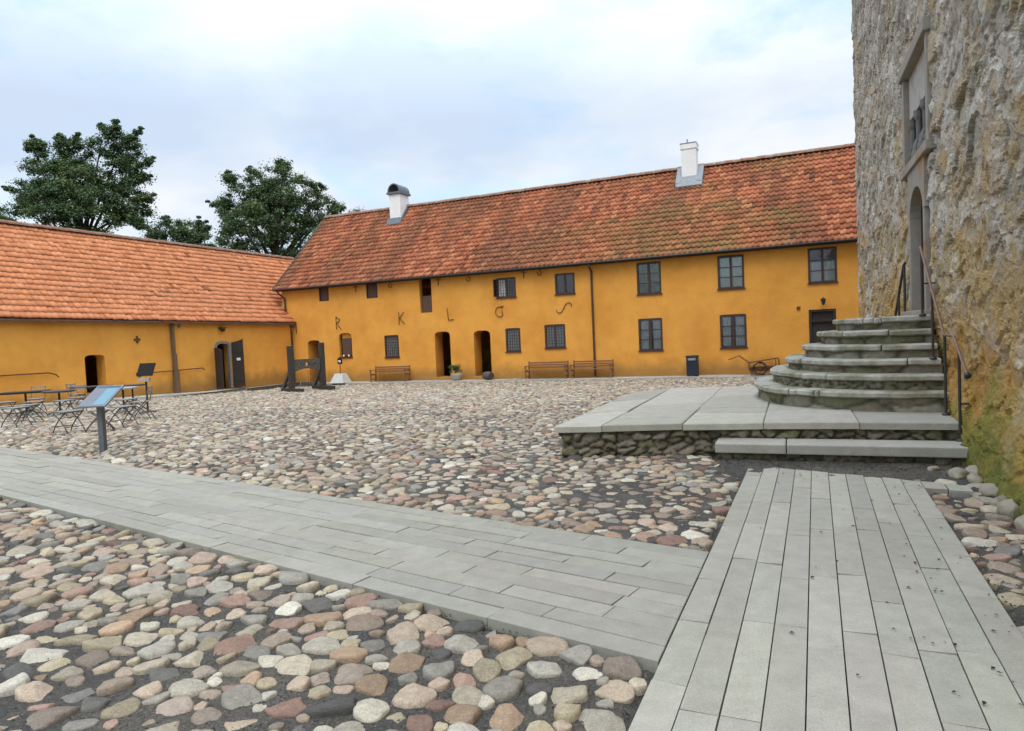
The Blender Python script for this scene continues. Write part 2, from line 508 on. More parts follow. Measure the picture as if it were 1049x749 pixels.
M['plank'] = mat('granite_plank', (.4, .4, .38), rough=.85, var=.13, scale=7, bump=.4, bscale=90, attr=True, bdist=.005, grain=.2, gscale=130)
speckle(M['plank'], 46, .085); speckle(M['slab_top'], 30, .12, patch=(.5, .72))
M['cobble'] = mat('cobble_stone', (.4, .35, .3), rough=.78, var=.24, scale=22, bump=.8, bscale=48, attr=True, detail=9, spec=.3, bdist=.01, grain=.3, gscale=120)
M['rubble'] = mat('rubble_stone', (.3, .28, .25), rough=.92, var=.3, scale=12, bump=.7, bscale=42, attr=True, spec=.2, bdist=.015)
M['copper'] = mat('copper_handrail', (.17, .095, .06), rough=.5, var=.25, scale=16, bump=.1, metal=.1)
M['steel'] = mat('grey_steel', (.13, .135, .14), rough=.5, var=.15, scale=12, bump=.1, metal=.4)
M['concrete'] = mat('pale_concrete', (.5, .49, .45), rough=.9, var=.12, scale=7, bump=.3)
M['navy'] = mat('navy_enamel', (.014, .018, .032), rough=.4, var=.2, scale=8, bump=.05)
M['chair_metal'] = mat('grey_green_iron', (.07, .072, .068), rough=.55, var=.3, scale=20, bump=.1)
M['chair_wood'] = mat('grey_slat', (.25, .24, .225), rough=.75, var=.25, scale=14, bump=.2)
M['light_slat'] = mat('bleached_slat', (.36, .31, .25), rough=.8, var=.2, scale=14, bump=.2)
M['table_top'] = mat('dark_table_slat', (.05, .043, .04), rough=.55, var=.25, scale=12, bump=.15)
M['terracotta'] = mat('pale_clay_pot', (.36, .31, .25), rough=.9, var=.2, scale=10)
M['bark'] = mat('bark', (.06, .05, .04), rough=.95, var=.4, scale=6, bump=.6, bscale=12)
M['iron_stone'] = mat('field_stone', (.27, .235, .18), rough=.88, var=.3, scale=9, bump=.6, bscale=30, hue=((.14, .14, .05), 5, .48, .62))
M['panel_white'] = mat('sign_white', (.65, .66, .66), rough=.4, var=.04, bump=0)
M['board_black'] = mat('menu_board', (.024, .022, .020), rough=.95, spec=.08, var=.3, scale=30, bump=0)


def leaf_mat():
    m = bpy.data.materials.new('leaf'); m.use_nodes = True
    t = m.node_tree; t.nodes.clear(); L = t.links.new
    at = nn(t, 'ShaderNodeAttribute', attribute_name='tint')
    d = nn(t, 'ShaderNodeBsdfDiffuse'); tr = nn(t, 'ShaderNodeBsdfTranslucent')
    gl = nn(t, 'ShaderNodeBsdfGlossy'); gl.inputs['Roughness'].default_value = .45
    L(at.outputs['Color'], d.inputs[0]); L(at.outputs['Color'], tr.inputs[0])
    m1 = nn(t, 'ShaderNodeMixShader'); m1.inputs[0].default_value = .22; L(d.outputs[0], m1.inputs[1]); L(tr.outputs[0], m1.inputs[2])
    m2 = nn(t, 'ShaderNodeMixShader'); m2.inputs[0].default_value = .03; L(m1.outputs[0], m2.inputs[1]); L(gl.outputs[0], m2.inputs[2])
    o = nn(t, 'ShaderNodeOutputMaterial'); L(m2.outputs[0], o.inputs[0])
    return m


M['leaf'] = leaf_mat()


def sand_mat():
    """dark jointing grit between the cobbles"""
    m = mat('dark_grit', (.074, .069, .061), rough=.95, var=.45, scale=55, bump=1.0, bscale=110, spec=.2, detail=8, grain=.55, gscale=90,
            hue=((.125, .11, .088), 1.1, .43, .66), coords='Object', bdist=.012)
    return m


M['sand'] = sand_mat()


def castle_mat():
    m = mat('castle_rubble', (.3, .28, .25), rough=.93, var=.34, scale=7, bump=1.0, bscale=17, attr=True, spec=.15, detail=12, bdist=.05, grain=.25, gscale=60)
    t = m.node_tree; L = t.links.new
    b = node_bsdf(m)
    src = b.inputs['Base Color'].links[0].from_socket
    tc = nn(t, 'ShaderNodeTexCoord'); sep = nn(t, 'ShaderNodeSeparateXYZ'); L(tc.outputs['Object'], sep.inputs[0])

    def layer(src, col, scale, lo, hi, top, fade, amount, off):
        """a growth of lichen or moss with a ragged outline, thinning upward"""
        mp = nn(t, 'ShaderNodeMapping'); mp.inputs['Location'].default_value = (off, off * .7, off * .3); L(tc.outputs['Object'], mp.inputs[0])
        n = nn(t, 'ShaderNodeTexNoise'); n.inputs['Scale'].default_value = scale; n.inputs['Detail'].default_value = 10; n.inputs['Roughness'].default_value = .72
        L(mp.outputs[0], n.inputs['Vector'])
        h = nn(t, 'ShaderNodeMapRange'); h.inputs[1].default_value = top - fade; h.inputs[2].default_value = top + fade
        h.inputs[3].default_value = .22; h.inputs[4].default_value = 0.0
        L(sep.outputs['Z'], h.inputs[0])
        ad = nn(t, 'ShaderNodeMath', operation='ADD'); L(n.outputs['Fac'], ad.inputs[0]); L(h.outputs[0], ad.inputs[1])
        r = nn(t, 'ShaderNodeMapRange'); r.inputs[1].default_value = lo; r.inputs[2].default_value = hi; r.inputs[4].default_value = amount
        L(ad.outputs[0], r.inputs[0])
        mx = nn(t, 'ShaderNodeMix', data_type='RGBA'); mx.inputs[7].default_value = (*col, 1)
        L(r.outputs[0], mx.inputs[0]); L(src, mx.inputs[6])
        return mx.outputs[2]
    src = layer(src, (.42, .23, .06), .62, .585, .69, 1.9, 1.3, .85, 3.1)    # ochre lichen
    src = layer(src, (.43, .28, .09), 1.5, .585, .71, 3.4, 2.6, .7, 9.4)
    src = layer(src, (.55, .54, .50), 1.6, .56, .70, -9, 1, .75, 17.7)        # pale lime patches
    src = layer(src, (.42, .21, .05), .55, .62, .76, 1.5, .6, .8, 41.0)    # rust coloured lichen band
    src = layer(src, (.20, .18, .035), 1.1, .57, .73, .8, .55, .9, 5.5)     # moss at the foot
    src = layer(src, (.10, .115, .025), 1.6, .60, .78, .45, .45, .85, 25.5)
    L(src, b.inputs['Base Color'])
    return m


M['castle'] = castle_mat()

# ------------------------------------------------------------------ ground
PATH_A = R_(24.0)
PN = np.array([math.cos(PATH_A), -math.sin(PATH_A)])      # across the straight path
PD = np.array([math.sin(PATH_A), math.cos(PATH_A)])       # along it
PATH_L, PATH_W = -.722, 1.625
CR = R_(35.4)
CD = np.array([-math.cos(CR), math.sin(CR)])              # along the crossing path, to the left
CN = np.array([math.sin(CR), math.cos(CR)])
CROSS_0, CROSS_W = 2.99, 1.69
PLAT = [(.47, 4.57), (.62, 3.92), (.95, 2.58), (1.08, 1.06), (1.07, -.25), (6.9, -.25), (6.5, 2.55), (6.24, 3.74)]


def path_end(n_off):
    """where the straight path stops in front of the long step"""
    return 8.16 - (n_off - PATH_L) * .32


def in_poly(x, y, poly):
    inside = np.zeros(np.shape(x), bool)
    n = len(poly)
    for i in range(n):
        x0, y0 = poly[i][:2]; x1, y1 = poly[(i + 1) % n][:2]
        c = ((y0 > y) != (y1 > y)) & (x < (x1 - x0) * (y - y0) / ((y1 - y0) + 1e-12) + x0)
        inside ^= c
    return inside


PLAT_W = [castle_pt(*p)[:2] for p in PLAT]


def free_of_paths(x, y, pad=0.0):
    """True where cobbles may lie"""
    a = x * PD[0] + y * PD[1]; o = x * PN[0] + y * PN[1]
    on1 = (o > PATH_L - pad) & (o < PATH_L + PATH_W + pad) & (a < path_end(o) + pad)
    on1 |= (o >= PATH_L + PATH_W - .02) & (o < PATH_L + PATH_W + .40) & (a > path_end(o) - .33) & (a < path_end(o) + pad)
    c = x * CN[0] + y * CN[1]
    on2 = (c > CROSS_0 - pad) & (c < CROSS_0 + CROSS_W + pad) & (o < PATH_L + .05)
    pl = in_poly(x, y, PLAT_W)
    t = (x - Q0[0]) * U3[0] + (y - Q0[1]) * U3[1]; w = (x - Q0[0]) * N3[0] + (y - Q0[1]) * N3[1]
    st = (t > .6 - pad) & (t < 1.1) & (w < 2.58 + pad) & (w > -.2)
    cas = (w < .10) & (t < 15.5)
    dirt = (t > -.25 + .12 * np.sin(w * 5)) & (t < .7) & (w < 2.45) & (w > -.2)
    mu = (x - P1[0]) * N1[0] + (y - P1[1]) * N1[1]
    wy = -((x - C_W[0]) * U1[0] + (y - C_W[1]) * U1[1])
    return ~(on1 | on2 | pl | st | cas | dirt | (mu > -1.15) | (wy > -1.25))


def axis(lo, hi, fine_lo, fine_hi, step, far):
    a = list(np.arange(fine_lo, fine_hi, step))
    s = step; v = fine_lo
    left = []
    while v > lo:
        s *= 1.16; v -= s; left.append(v)
    s = step; v = a[-1]; right = []
    while v < hi:
        s *= 1.16; v += s; right.append(v)
    return np.array(left[::-1] + a + right)


def sand_level(x, y):
    n = fbm(x * .55, y * .55, 5, 3)
    n2 = fbm(x * 9, y * 9, 11, 3)
    lev = -.0225 + .015 * np.clip((n - .47) * 4, -.3, 1) + .016 * (n2 - .5)
    return lev


def build_ground():
    xs = np.unique(np.concatenate([axis(-900, 900, -22, 12, .13, 1), np.arange(-7, 6, .065)])); ys = np.unique(np.concatenate([axis(-900, 1200, .6, 33, .13, 1), np.arange(.6, 9, .065)]))
    X, Y = np.meshgrid(xs, ys)
    fade = np.clip((30 - np.hypot(X, Y)) / 12, 0, 1)
    lev = sand_level(X, Y)
    free = free_of_paths(X, Y, .06)
    lev = np.where(free, lev, np.minimum(lev, -.055))
    t = (X - Q0[0]) * U3[0] + (Y - Q0[1]) * U3[1]; w = (X - Q0[0]) * N3[0] + (Y - Q0[1]) * N3[1]
    foot = (t > -.6) & (t < .75) & (w < 2.5) & (w > -.4)
    lev = np.where(foot & ~((lev < -.045) & (t < -.2)), .0 + .03 * (fbm(X * 5, Y * 5, 3, 3) - .3), lev)
    Z = gz(X, Y) + lev * fade - .03 * (1 - fade)
    ny, nx = X.shape
    V = np.stack([X, Y, Z], -1).reshape(-1, 3)
    i = (np.arange(ny - 1)[:, None] * nx + np.arange(nx - 1)[None]).ravel()
    F = np.stack([i, i + 1, i + nx + 1, i + nx], -1)
    o = link('ground', np_mesh('ground', V, F, smooth=True), M['sand'])
    structure(o)


build_ground()

# stone colours of the field stones: granites pink, grey, buff, a few black or rust red
PAL = np.array([(.44, .35, .28), (.40, .30, .25), (.46, .41, .33), (.36, .34, .31), (.31, .30, .285), (.50, .47, .41),
                (.36, .23, .19), (.42, .29, .20), (.19, .187, .185), (.10, .099, .10), (.25, .15, .125), (.43, .37, .26), (.55, .53, .49), (.33, .27, .235)])
PW = np.array([15, 12, 16, 9, 5, 10, 6, 10, 4, 3, 4, 13, 6, 9], float); PW /= PW.sum()


def scatter_cobbles():
    """dart throwing: big stones first, then smaller ones in what is left"""
    cell = .25
    grid = {}
    pts = []

    def try_add(x, y, r, k):
        cx, cy = int(x // cell), int(y // cell)
        for ix in (cx - 1, cx, cx + 1):
            for iy in (cy - 1, cy, cy + 1):
                for (px, py, pr) in grid.get((ix, iy), ()):
                    if (px - x) ** 2 + (py - y) ** 2 < ((pr + r) * k) ** 2: return False
        grid.setdefault((cx, cy), []).append((x, y, r)); pts.append((x, y, r)); return True
    for (n, lo, hi, k) in ((34000, .074, .104, 1.0), (110000, .058, .078, .97), (200000, .042, .06, .97), (200000, .030, .043, .97)):
        y = RNG.uniform(0, 1, n) ** .8 * 36 + .7
        x = RNG.uniform(-1, 1, n) * (.92 * y + 3.2)
        ok = (x > -25) & (x < 15) & free_of_paths(x, y, .05)
        x, y = x[ok], y[ok]
        r = RNG.uniform(lo, hi, len(x))
        for a in zip(x.tolist(), y.tolist(), r.tolist()): try_add(*a, k)
    return np.array(pts)


def stone_batch(P, nseg, prof, noise, rng):
    """N field stones: each an uneven rounded dome standing out of the grit"""
    n = len(P)
    th = np.linspace(0, 2 * np.pi, nseg, endpoint=False)
    asp = 1 + np.abs(rng.normal(0, .22, n)); asp = np.clip(asp, 1, 1.65)
    ang = rng.normal(0, .75, n) - .25
    out = np.ones((n, nseg))
    for k in (2, 3, 4, 5):
        out += (rng.normal(0, .085 / (k - 1) ** .5, n)[:, None]) * np.cos(k * th[None] + rng.uniform(0, 6.28, n)[:, None])
    for _ in range(4):                                     # broken straight sides
        ph = rng.uniform(0, 2 * np.pi, n)[:, None]; cut = rng.uniform(.78, 1.05, n)[:, None]
        out = np.minimum(out, cut / np.maximum(np.cos(th[None] - ph), .2))
    sq = rng.uniform(2.0, 3.0, n)[:, None]
    out *= (np.abs(np.cos(th))[None] ** sq + np.abs(np.sin(th))[None] ** sq) ** (-1 / sq)
    lx = out * np.cos(th)[None] * np.sqrt(asp)[:, None]; ly = out * np.sin(th)[None] / np.sqrt(asp)[:, None]
    r = P[:, 2][:, None] * 1.07
    c, s = np.cos(ang)[:, None], np.sin(ang)[:, None]
    ex, ey = (lx * c - ly * s) * r, (lx * s + ly * c) * r
    h = np.clip(P[:, 2] * rng.uniform(.20, .38, n), .008, .028)
    tx, ty = rng.normal(0, .07, n), rng.normal(0, .07, n)
    ox, oy = rng.normal(0, .12, n) * P[:, 2], rng.normal(0, .12, n) * P[:, 2]
    base = gz(P[:, 0], P[:, 1]) - .038 + rng.uniform(-.006, .008, n)
    VX, VY, VZ = [], [], []
    pl = [(rng.normal(0, .22, n), rng.normal(0, .22, n), rng.uniform(.72, 1.02, n)) for _ in range(3)]
    for (rho, hz) in prof:
        w = 1 - rho
        X = ex * rho + (ox * w)[:, None]; Y = ey * rho + (oy * w)[:, None]
        Z = (hz * (h + .028))[:, None]
        for (pa, pb, pc) in pl: Z = np.minimum(Z, (pc * (h + .028))[:, None] + X * pa[:, None] + Y * pb[:, None])   # flat breaks
        Z = Z + X * tx[:, None] + Y * ty[:, None]
        gx = P[:, 0][:, None] + X; gy = P[:, 1][:, None] + Y
        nz = ((fbm(gx * 26, gy * 26, 61, 3, .6) - .5) * 3.2 * noise + rng.normal(0, noise * .12, X.shape)) * (P[:, 2])[:, None]
        nr = 1 + (fbm(gx * 22 + 50, gy * 22, 67, 2) - .5) * .10
        VX.append(P[:, 0][:, None] + X * nr); VY.append(P[:, 1][:, None] + Y * nr); VZ.append(base[:, None] + Z + nz)
    ctr = [P[:, 0] + ox, P[:, 1] + oy, base + np.minimum(h + .028, np.min([pc * (h + .028) + ox * pa + oy * pb for (pa, pb, pc) in pl], axis=0)) + ox * tx]
    nr_ = len(prof)
    V = np.concatenate([np.stack([np.concatenate(VX, 1), np.concatenate(VY, 1), np.concatenate(VZ, 1)], -1),
                        np.stack(ctr, -1)[:, None, :]], 1)
    nv = nseg * nr_ + 1
    k = np.arange(nseg); k2 = (k + 1) % nseg
    q = np.concatenate([np.stack([j * nseg + k, j * nseg + k2, (j + 1) * nseg + k2, (j + 1) * nseg + k], -1) for j in range(nr_ - 1)])
    tri = np.stack([(nr_ - 1) * nseg + k, (nr_ - 1) * nseg + k2, np.full(nseg, nv - 1)], -1)
    off = (np.arange(n) * nv)[:, None, None]
    Q = (q[None] + off).reshape(-1, 4); T = (tri[None] + off).reshape(-1, 3)
    ci = rng.choice(len(PAL), n, p=PW)
    col = PAL[ci] * rng.uniform(.52, .95, n)[:, None] ** 1.0
    grey = col.mean(1, keepdims=True) * np.array((1.08, 1.0, .88))
    col = (col * .80 + grey * .20) * np.array((1.03, .975, .86))
    tint = np.repeat(np.clip(col, .03, .75), nv, 0)
    return V.reshape(-1, 3), Q, T, tint


def build_cobbles():
    P = scatter_cobbles()
    d = np.hypot(P[:, 0], P[:, 1])
    lod = [(d < 6.5, 20, [(.98, -.3), (1.0, .16), (.985, .46), (.93, .75), (.79, .92), (.54, .985), (.27, 1.0)], .05),
           ((d >= 6.5) & (d < 13), 12, [(1.0, 0), (.985, .48), (.88, .84), (.52, .98)], .045),
           (d >= 13, 8, [(1.0, .0), (.95, .66), (.62, .97)], .035)]
    vs, q4, t3, tt = [], [], [], []
    base = 0
    for (mk, nseg, prof, noise) in lod:
        V, Q, T, C = stone_batch(P[mk], nseg, prof, noise, RNG)
        vs.append(V); q4.append(Q + base); t3.append(T + base); tt.append(C); base += len(V)
    me = np_mesh('cobblestone_paving', np.concatenate(vs), np.concatenate(q4), np.concatenate(t3), np.concatenate(tt), smooth=True)
    structure(link('cobblestone_paving', me, M['cobble']))
    print('cobbles', len(P))


build_cobbles()


def slab_mesh(name, quads, top, thick, mat_, bev=.0022, col=(.4, .4, .38), cvar=.1, tilt=.0022, ground=True, parent=None):
    """loose paving slabs, each with a worn arris; quads are lists of four plan corners, counter-clockwise"""
    V, F, T = [], [], []
    for q in quads:
        q = np.array(q, float)
        ctr = q.mean(0)
        dirs = ctr - q
        ln = np.linalg.norm(dirs, axis=1, keepdims=True)
        inn = q + dirs / ln * bev * 1.5
        g = gz(q[:, 0], q[:, 1]) if ground else np.zeros(4)
        dz = RNG.normal(0, tilt * .6) + (RNG.normal(0, tilt, 4))
        zt = top + g + dz
        b = len(V)
        V += [(*inn[k], zt[k]) for k in range(4)] + [(*q[k], zt[k] - bev) for k in range(4)] + [(*q[k], zt[k] - thick) for k in range(4)]
        F.append((b, b + 1, b + 2, b + 3))
        for k in range(4):
            k2 = (k + 1) % 4
            F.append((b + 4 + k, b + 4 + k2, b + k2, b + k)); F.append((b + 8 + k, b + 8 + k2, b + 4 + k2, b + 4 + k))
        c = np.array(col) * RNG.uniform(1 - cvar, 1 + cvar) + RNG.normal(0, .003, 3)
        T += [tuple(c)] * 12
    return link(name, np_mesh(name, np.array(V), np.array(F), tint=np.array(T)), mat_, parent)


def build_paths():
    gap = .003
    # straight path: ten courses of long stones running to the steps
    quads = []
    nrow = 10
    rw = PATH_W / nrow
    for i in range(nrow):
        o0 = PATH_L + i * rw + gap; o1 = PATH_L + (i + 1) * rw - gap
        end0, end1 = path_end(o0), path_end(o1)
        a = -2.2 + random.uniform(0, .8)
        while a < end0 - .05:
            ln = random.choice((.7, .8, .95, 1.1, 1.25)) * random.uniform(.92, 1.08)
            b = a + ln
            if end0 - b < .3: b0, b1 = end0, end1; stop = True
            else: b0 = b1 = b; stop = False
            pl = [PD * (a + gap * 1.6) + PN * o0, PD * (a + gap * 1.6) + PN * o1, PD * (b1 - gap) + PN * o1, PD * (b0 - gap) + PN * o0]
            quads.append(pl)
            a = b0 if stop else b
            if stop: break
    for k in range(2):                    # short stones filling the corner by the castle wall
        o0 = PATH_L + PATH_W + k * .19 + gap; o1 = o0 + .18
        quads.append([PD * (path_end(o0) - .30) + PN * o0, PD * (path_end(o0) - .30) + PN * o1, PD * path_end(o1) + PN * o1, PD * path_end(o0) + PN * o0])
    structure(slab_mesh('stone_path', quads, .008, .09, M['plank'], col=(.315, .296, .243), cvar=.11))
    # crossing path
    quads = []
    nrow = 10
    rw = CROSS_W / nrow
    for i in range(nrow):
        c0 = CROSS_0 + i * rw + gap; c1 = CROSS_0 + (i + 1) * rw - gap

        def at(c, l):
            return CN * c + CD * l
        # where this course meets the edge of the straight path:  p.PN = PATH_L
        def l_edge(c):
            return (PATH_L - .006 - c * CN.dot(PN)) / CD.dot(PN)
        l = None
        first = True
        while True:
            if first:
                s0, s1 = l_edge(c0), l_edge(c1)
                ln = random.uniform(.3, 1.05)
                e = max(s0, s1) + ln
                quads.append([at(c0, e - gap), at(c0, s0), at(c1, s1), at(c1, e - gap)])
                l = e; first = False
            else:
                ln = random.choice((.75, .9, 1.05, 1.2)) * random.uniform(.92, 1.08)
                quads.append([at(c0, l + ln - gap), at(c0, l + gap), at(c1, l + gap), at(c1, l + ln - gap)])
                l += ln
            if l > 21: break
    structure(slab_mesh('cross_path', quads, .008, .09, M['plank'], col=(.27, .254, .208), cvar=.09))
    # flagged strips along the two ranges
    quads = []
    u = -29.0
    while u < 7:
        ln = random.uniform(.8, 1.5)
        for (y0, y1) in ((-1.15, -.62), (-.61, -.06)):
            quads.append([main_pt(u + .01, y0)[:2], main_pt(u + ln, y0)[:2], main_pt(u + ln, y1)[:2], main_pt(u + .01, y1)[:2]])
        u += ln
    structure(slab_mesh('facade_pavement', quads, .045, .3, M['plank'], col=(.36, .335, .29), cvar=.12, tilt=.006))
    quads = []
    t = -30.0
    while t < -1.2:
        ln = random.uniform(.8, 1.5)
        for (y0, y1) in ((-1.25, -.7), (-.69, -.05)):
            quads.append([wing_pt(t + .01, y0)[:2], wing_pt(t + ln, y0)[:2], wing_pt(t + ln, y1)[:2], wing_pt(t + .01, y1)[:2]])
        t += ln
    structure(slab_mesh('wing_pavement', quads, .075, .35, M['plank'], col=(.42, .41, .37), cvar=.1, tilt=.006))


build_paths()


# ------------------------------------------------------------------ buildings
def arch_loop(x0, x1, z0, z1, rise, n=10, rr=.0):
    """door-shaped opening, counter-clockwise seen from the front; rise = height of the curved head"""
    pts = [(x0, z0), (x1, z0)]
    zc = z1 - rise
    for k in range(n + 1):
        a = math.pi * k / n
        e = .72                              # flattened, slightly irregular arch
        cx, cz = math.cos(a), math.sin(a)
        px = math.copysign(abs(cx) ** e, cx); pz = abs(cz) ** e
        pts.append(((x0 + x1) / 2 + px * (x1 - x0) / 2, zc + pz * rise))
    return pts


def rect_loop(x0, x1, z0, z1): return [(x0, z0), (x1, z0), (x1, z1), (x0, z1)]


def wall_panel(bm, outer, holes, y=0.0, depth=.3):
    """flat front with holes, each hole lined by its reveal running back into the wall"""
    edges = []

    def loop(pts):
        vs = [bm.verts.new((p[0], y, p[1])) for p in pts]
        es = [bm.edges.new((vs[i], vs[(i + 1) % len(vs)])) for i in range(len(vs))]
        edges.extend(es); return vs
    loop(outer)
    hv = [loop(h[0]) for h in holes]
    bmesh.ops.triangle_fill(bm, use_beauty=True, use_dissolve=False, edges=edges, normal=(0, -1, 0))
    for vs, h in zip(hv, holes):
        dp = h[1] if len(h) > 1 else depth
        b = [bm.verts.new((v.co.x, y + dp, v.co.z)) for v in vs]
        n = len(vs)
        for i in range(n):
            bm.faces.new((vs[i], vs[(i + 1) % n], b[(i + 1) % n], b[i]))


def tiles(name, parent, e0, e1, r0, r1, colour, tw=.24, row=.33, A=.045, seed=1, step=1.0):
    """pantiles laid course by course from eave (e0-e1) to ridge (r0-r1)"""
    rng = np.random.default_rng(seed)
    e0, e1, r0, r1 = (np.array(p, float) for p in (e0, e1, r0, r1))
    nx = int(np.linalg.norm(e1 - e0) / tw); ny = int(np.linalg.norm(r0 - e0) / row)
    nor = np.cross(e1 - e0, r0 - e0); nor /= np.linalg.norm(nor)
    if nor[2] < 0: nor = -nor
    ns = 8
    s = np.linspace(0, 1, ns)
    wave = np.where(s < .62, -.55 * np.sin(s / .62 * np.pi), .9 * np.sin((s - .62) / .38 * np.pi)) * A
    I, J = np.meshgrid(np.arange(nx), np.arange(ny)); I = I.ravel(); J = J.ravel()
    n = len(I)
    jx = rng.normal(0, .006, n); jy = rng.normal(0, .012, n); jz = rng.normal(0, .006, n); jr = rng.normal(0, .012, n)
    rows = []
    sag = .05 * (fbm(I * .02, J * .12, seed, 3) - .5) * 2
    for (f, up) in ((-.10, -.035), (-.105, .016), (.45, .004), (1.02, -.004)):   # lip, lower edge, middle, upper edge
        a = (I[:, None] + s[None] * 1.04 - .02) / nx + (jx / tw / nx)[:, None]
        b = ((J + f)[:, None] + np.zeros(ns)[None]) / ny + (jy / row / ny * (f < .5))[:, None] + (jr[:, None] * (s[None] - .5)) / ny
        b = np.clip(b, -.02, 1.0)
        P = ((e0 + (e1 - e0) * a[..., None]) * (1 - b[..., None]) + (r0 + (r1 - r0) * a[..., None]) * b[..., None])
        lift = wave[None] + up * step + .022 * step * (1 - f) + jz[:, None] + sag[:, None]
        rows.append(P + nor * lift[..., None])
    V = np.stack(rows, 1).reshape(n, -1, 3)
    nv = 4 * ns
    q = np.concatenate([np.stack([r * ns + np.arange(ns - 1), r * ns + np.arange(1, ns), (r + 1) * ns + np.arange(1, ns), (r + 1) * ns + np.arange(ns - 1)], -1) for r in range(3)])
    F = (q[None] + (np.arange(n) * nv)[:, None, None]).reshape(-1, 4)
    tint = np.repeat(np.clip(colour(I / nx, J / ny, rng, n, I, J), .02, .8), nv, 0)
    me = np_mesh(name, V.reshape(-1, 3), F, tint=tint, smooth=True)
    return link(name, me, M['tile'], parent)


def main_tile_colour(u, v, rng, n, I, J):
    base = np.array([(.40, .125, .06), (.36, .11, .055), (.45, .155, .075), (.29, .092, .05), (.47, .19, .09), (.21, .078, .048)])
    c = base[rng.choice(6, n, p=[.27, .24, .17, .15, .09, .08])] * rng.uniform(.82, 1.15, n)[:, None]
    streak = fbm(I * .16, J * .05, 3, 4)
    moss = np.clip((fbm(I * .07 + 3, J * .17, 8, 4) - .40) * 4.5, 0, 1) * np.clip((u - .36) * 3.0, 0, 1)
    moss *= rng.uniform(.35, 1, n)
    dark = np.clip((streak - .46) * 5, 0, 1) * .52
    soot = np.array((.15, .082, .055)); green = np.array((.19, .165, .055))
    c = c * (1 - dark[:, None]) + soot * dark[:, None]
    c = c * (1 - moss[:, None] * .92) + green * moss[:, None] * .92
    c = c * .74 + c.mean(1, keepdims=True) * np.array((.26, .235, .21))
    return c * np.array((.97, .82, .66))


def wing_tile_colour(u, v, rng, n, I, J):
    base = np.array([(.60, .245, .125), (.57, .225, .11), (.62, .26, .135), (.54, .205, .10)])
    c = base[rng.choice(4, n, p=[.35, .3, .22, .13])] * rng.uniform(.88, 1.1, n)[:, None]
    d = np.clip((fbm(I * .05, J * .2, 21, 4) - .52) * 4, 0, 1) * .35
    odd = rng.uniform(0, 1, n) < .015
    c = c * (1 - d[:, None]) + np.array((.40, .19, .11)) * d[:, None]
    c[odd] *= .55
    return c * np.array((.84, .80, .72))


def ridge_tiles(name, parent, a, b, r=.13, mat_=None, seed=2):
    a = Vector(a); b = Vector(b); L = (b - a).length; n = int(L / .38)
    mb = MB(); rnd = random.Random(seed)
    x = (b - a).normalized(); side = Vector((0, 0, 1)).cross(x).normalized()
    for i in range(n):
        p0 = a + (b - a) * (i / n) - x * .03; p1 = a + (b - a) * ((i + 1) / n) + x * .02
        dz = rnd.uniform(-.012, .012)
        ring = []
        for p, rr in ((p0, r * 1.06), (p1, r)):
            ring.append([p + side * math.cos(math.pi * k / 6) * rr + Vector((0, 0, math.sin(math.pi * k / 6) * rr * .95 - .02 + dz)) for k in range(7)])
        A = [mb.bm.verts.new(q) for q in ring[0]]; B = [mb.bm.verts.new(q) for q in ring[1]]
        for k in range(6): mb.bm.faces.new((A[k], A[k + 1], B[k + 1], B[k]))
        mb.bm.faces.new(A)
    return mb.build(name, mat_ or M['ridge'], parent)


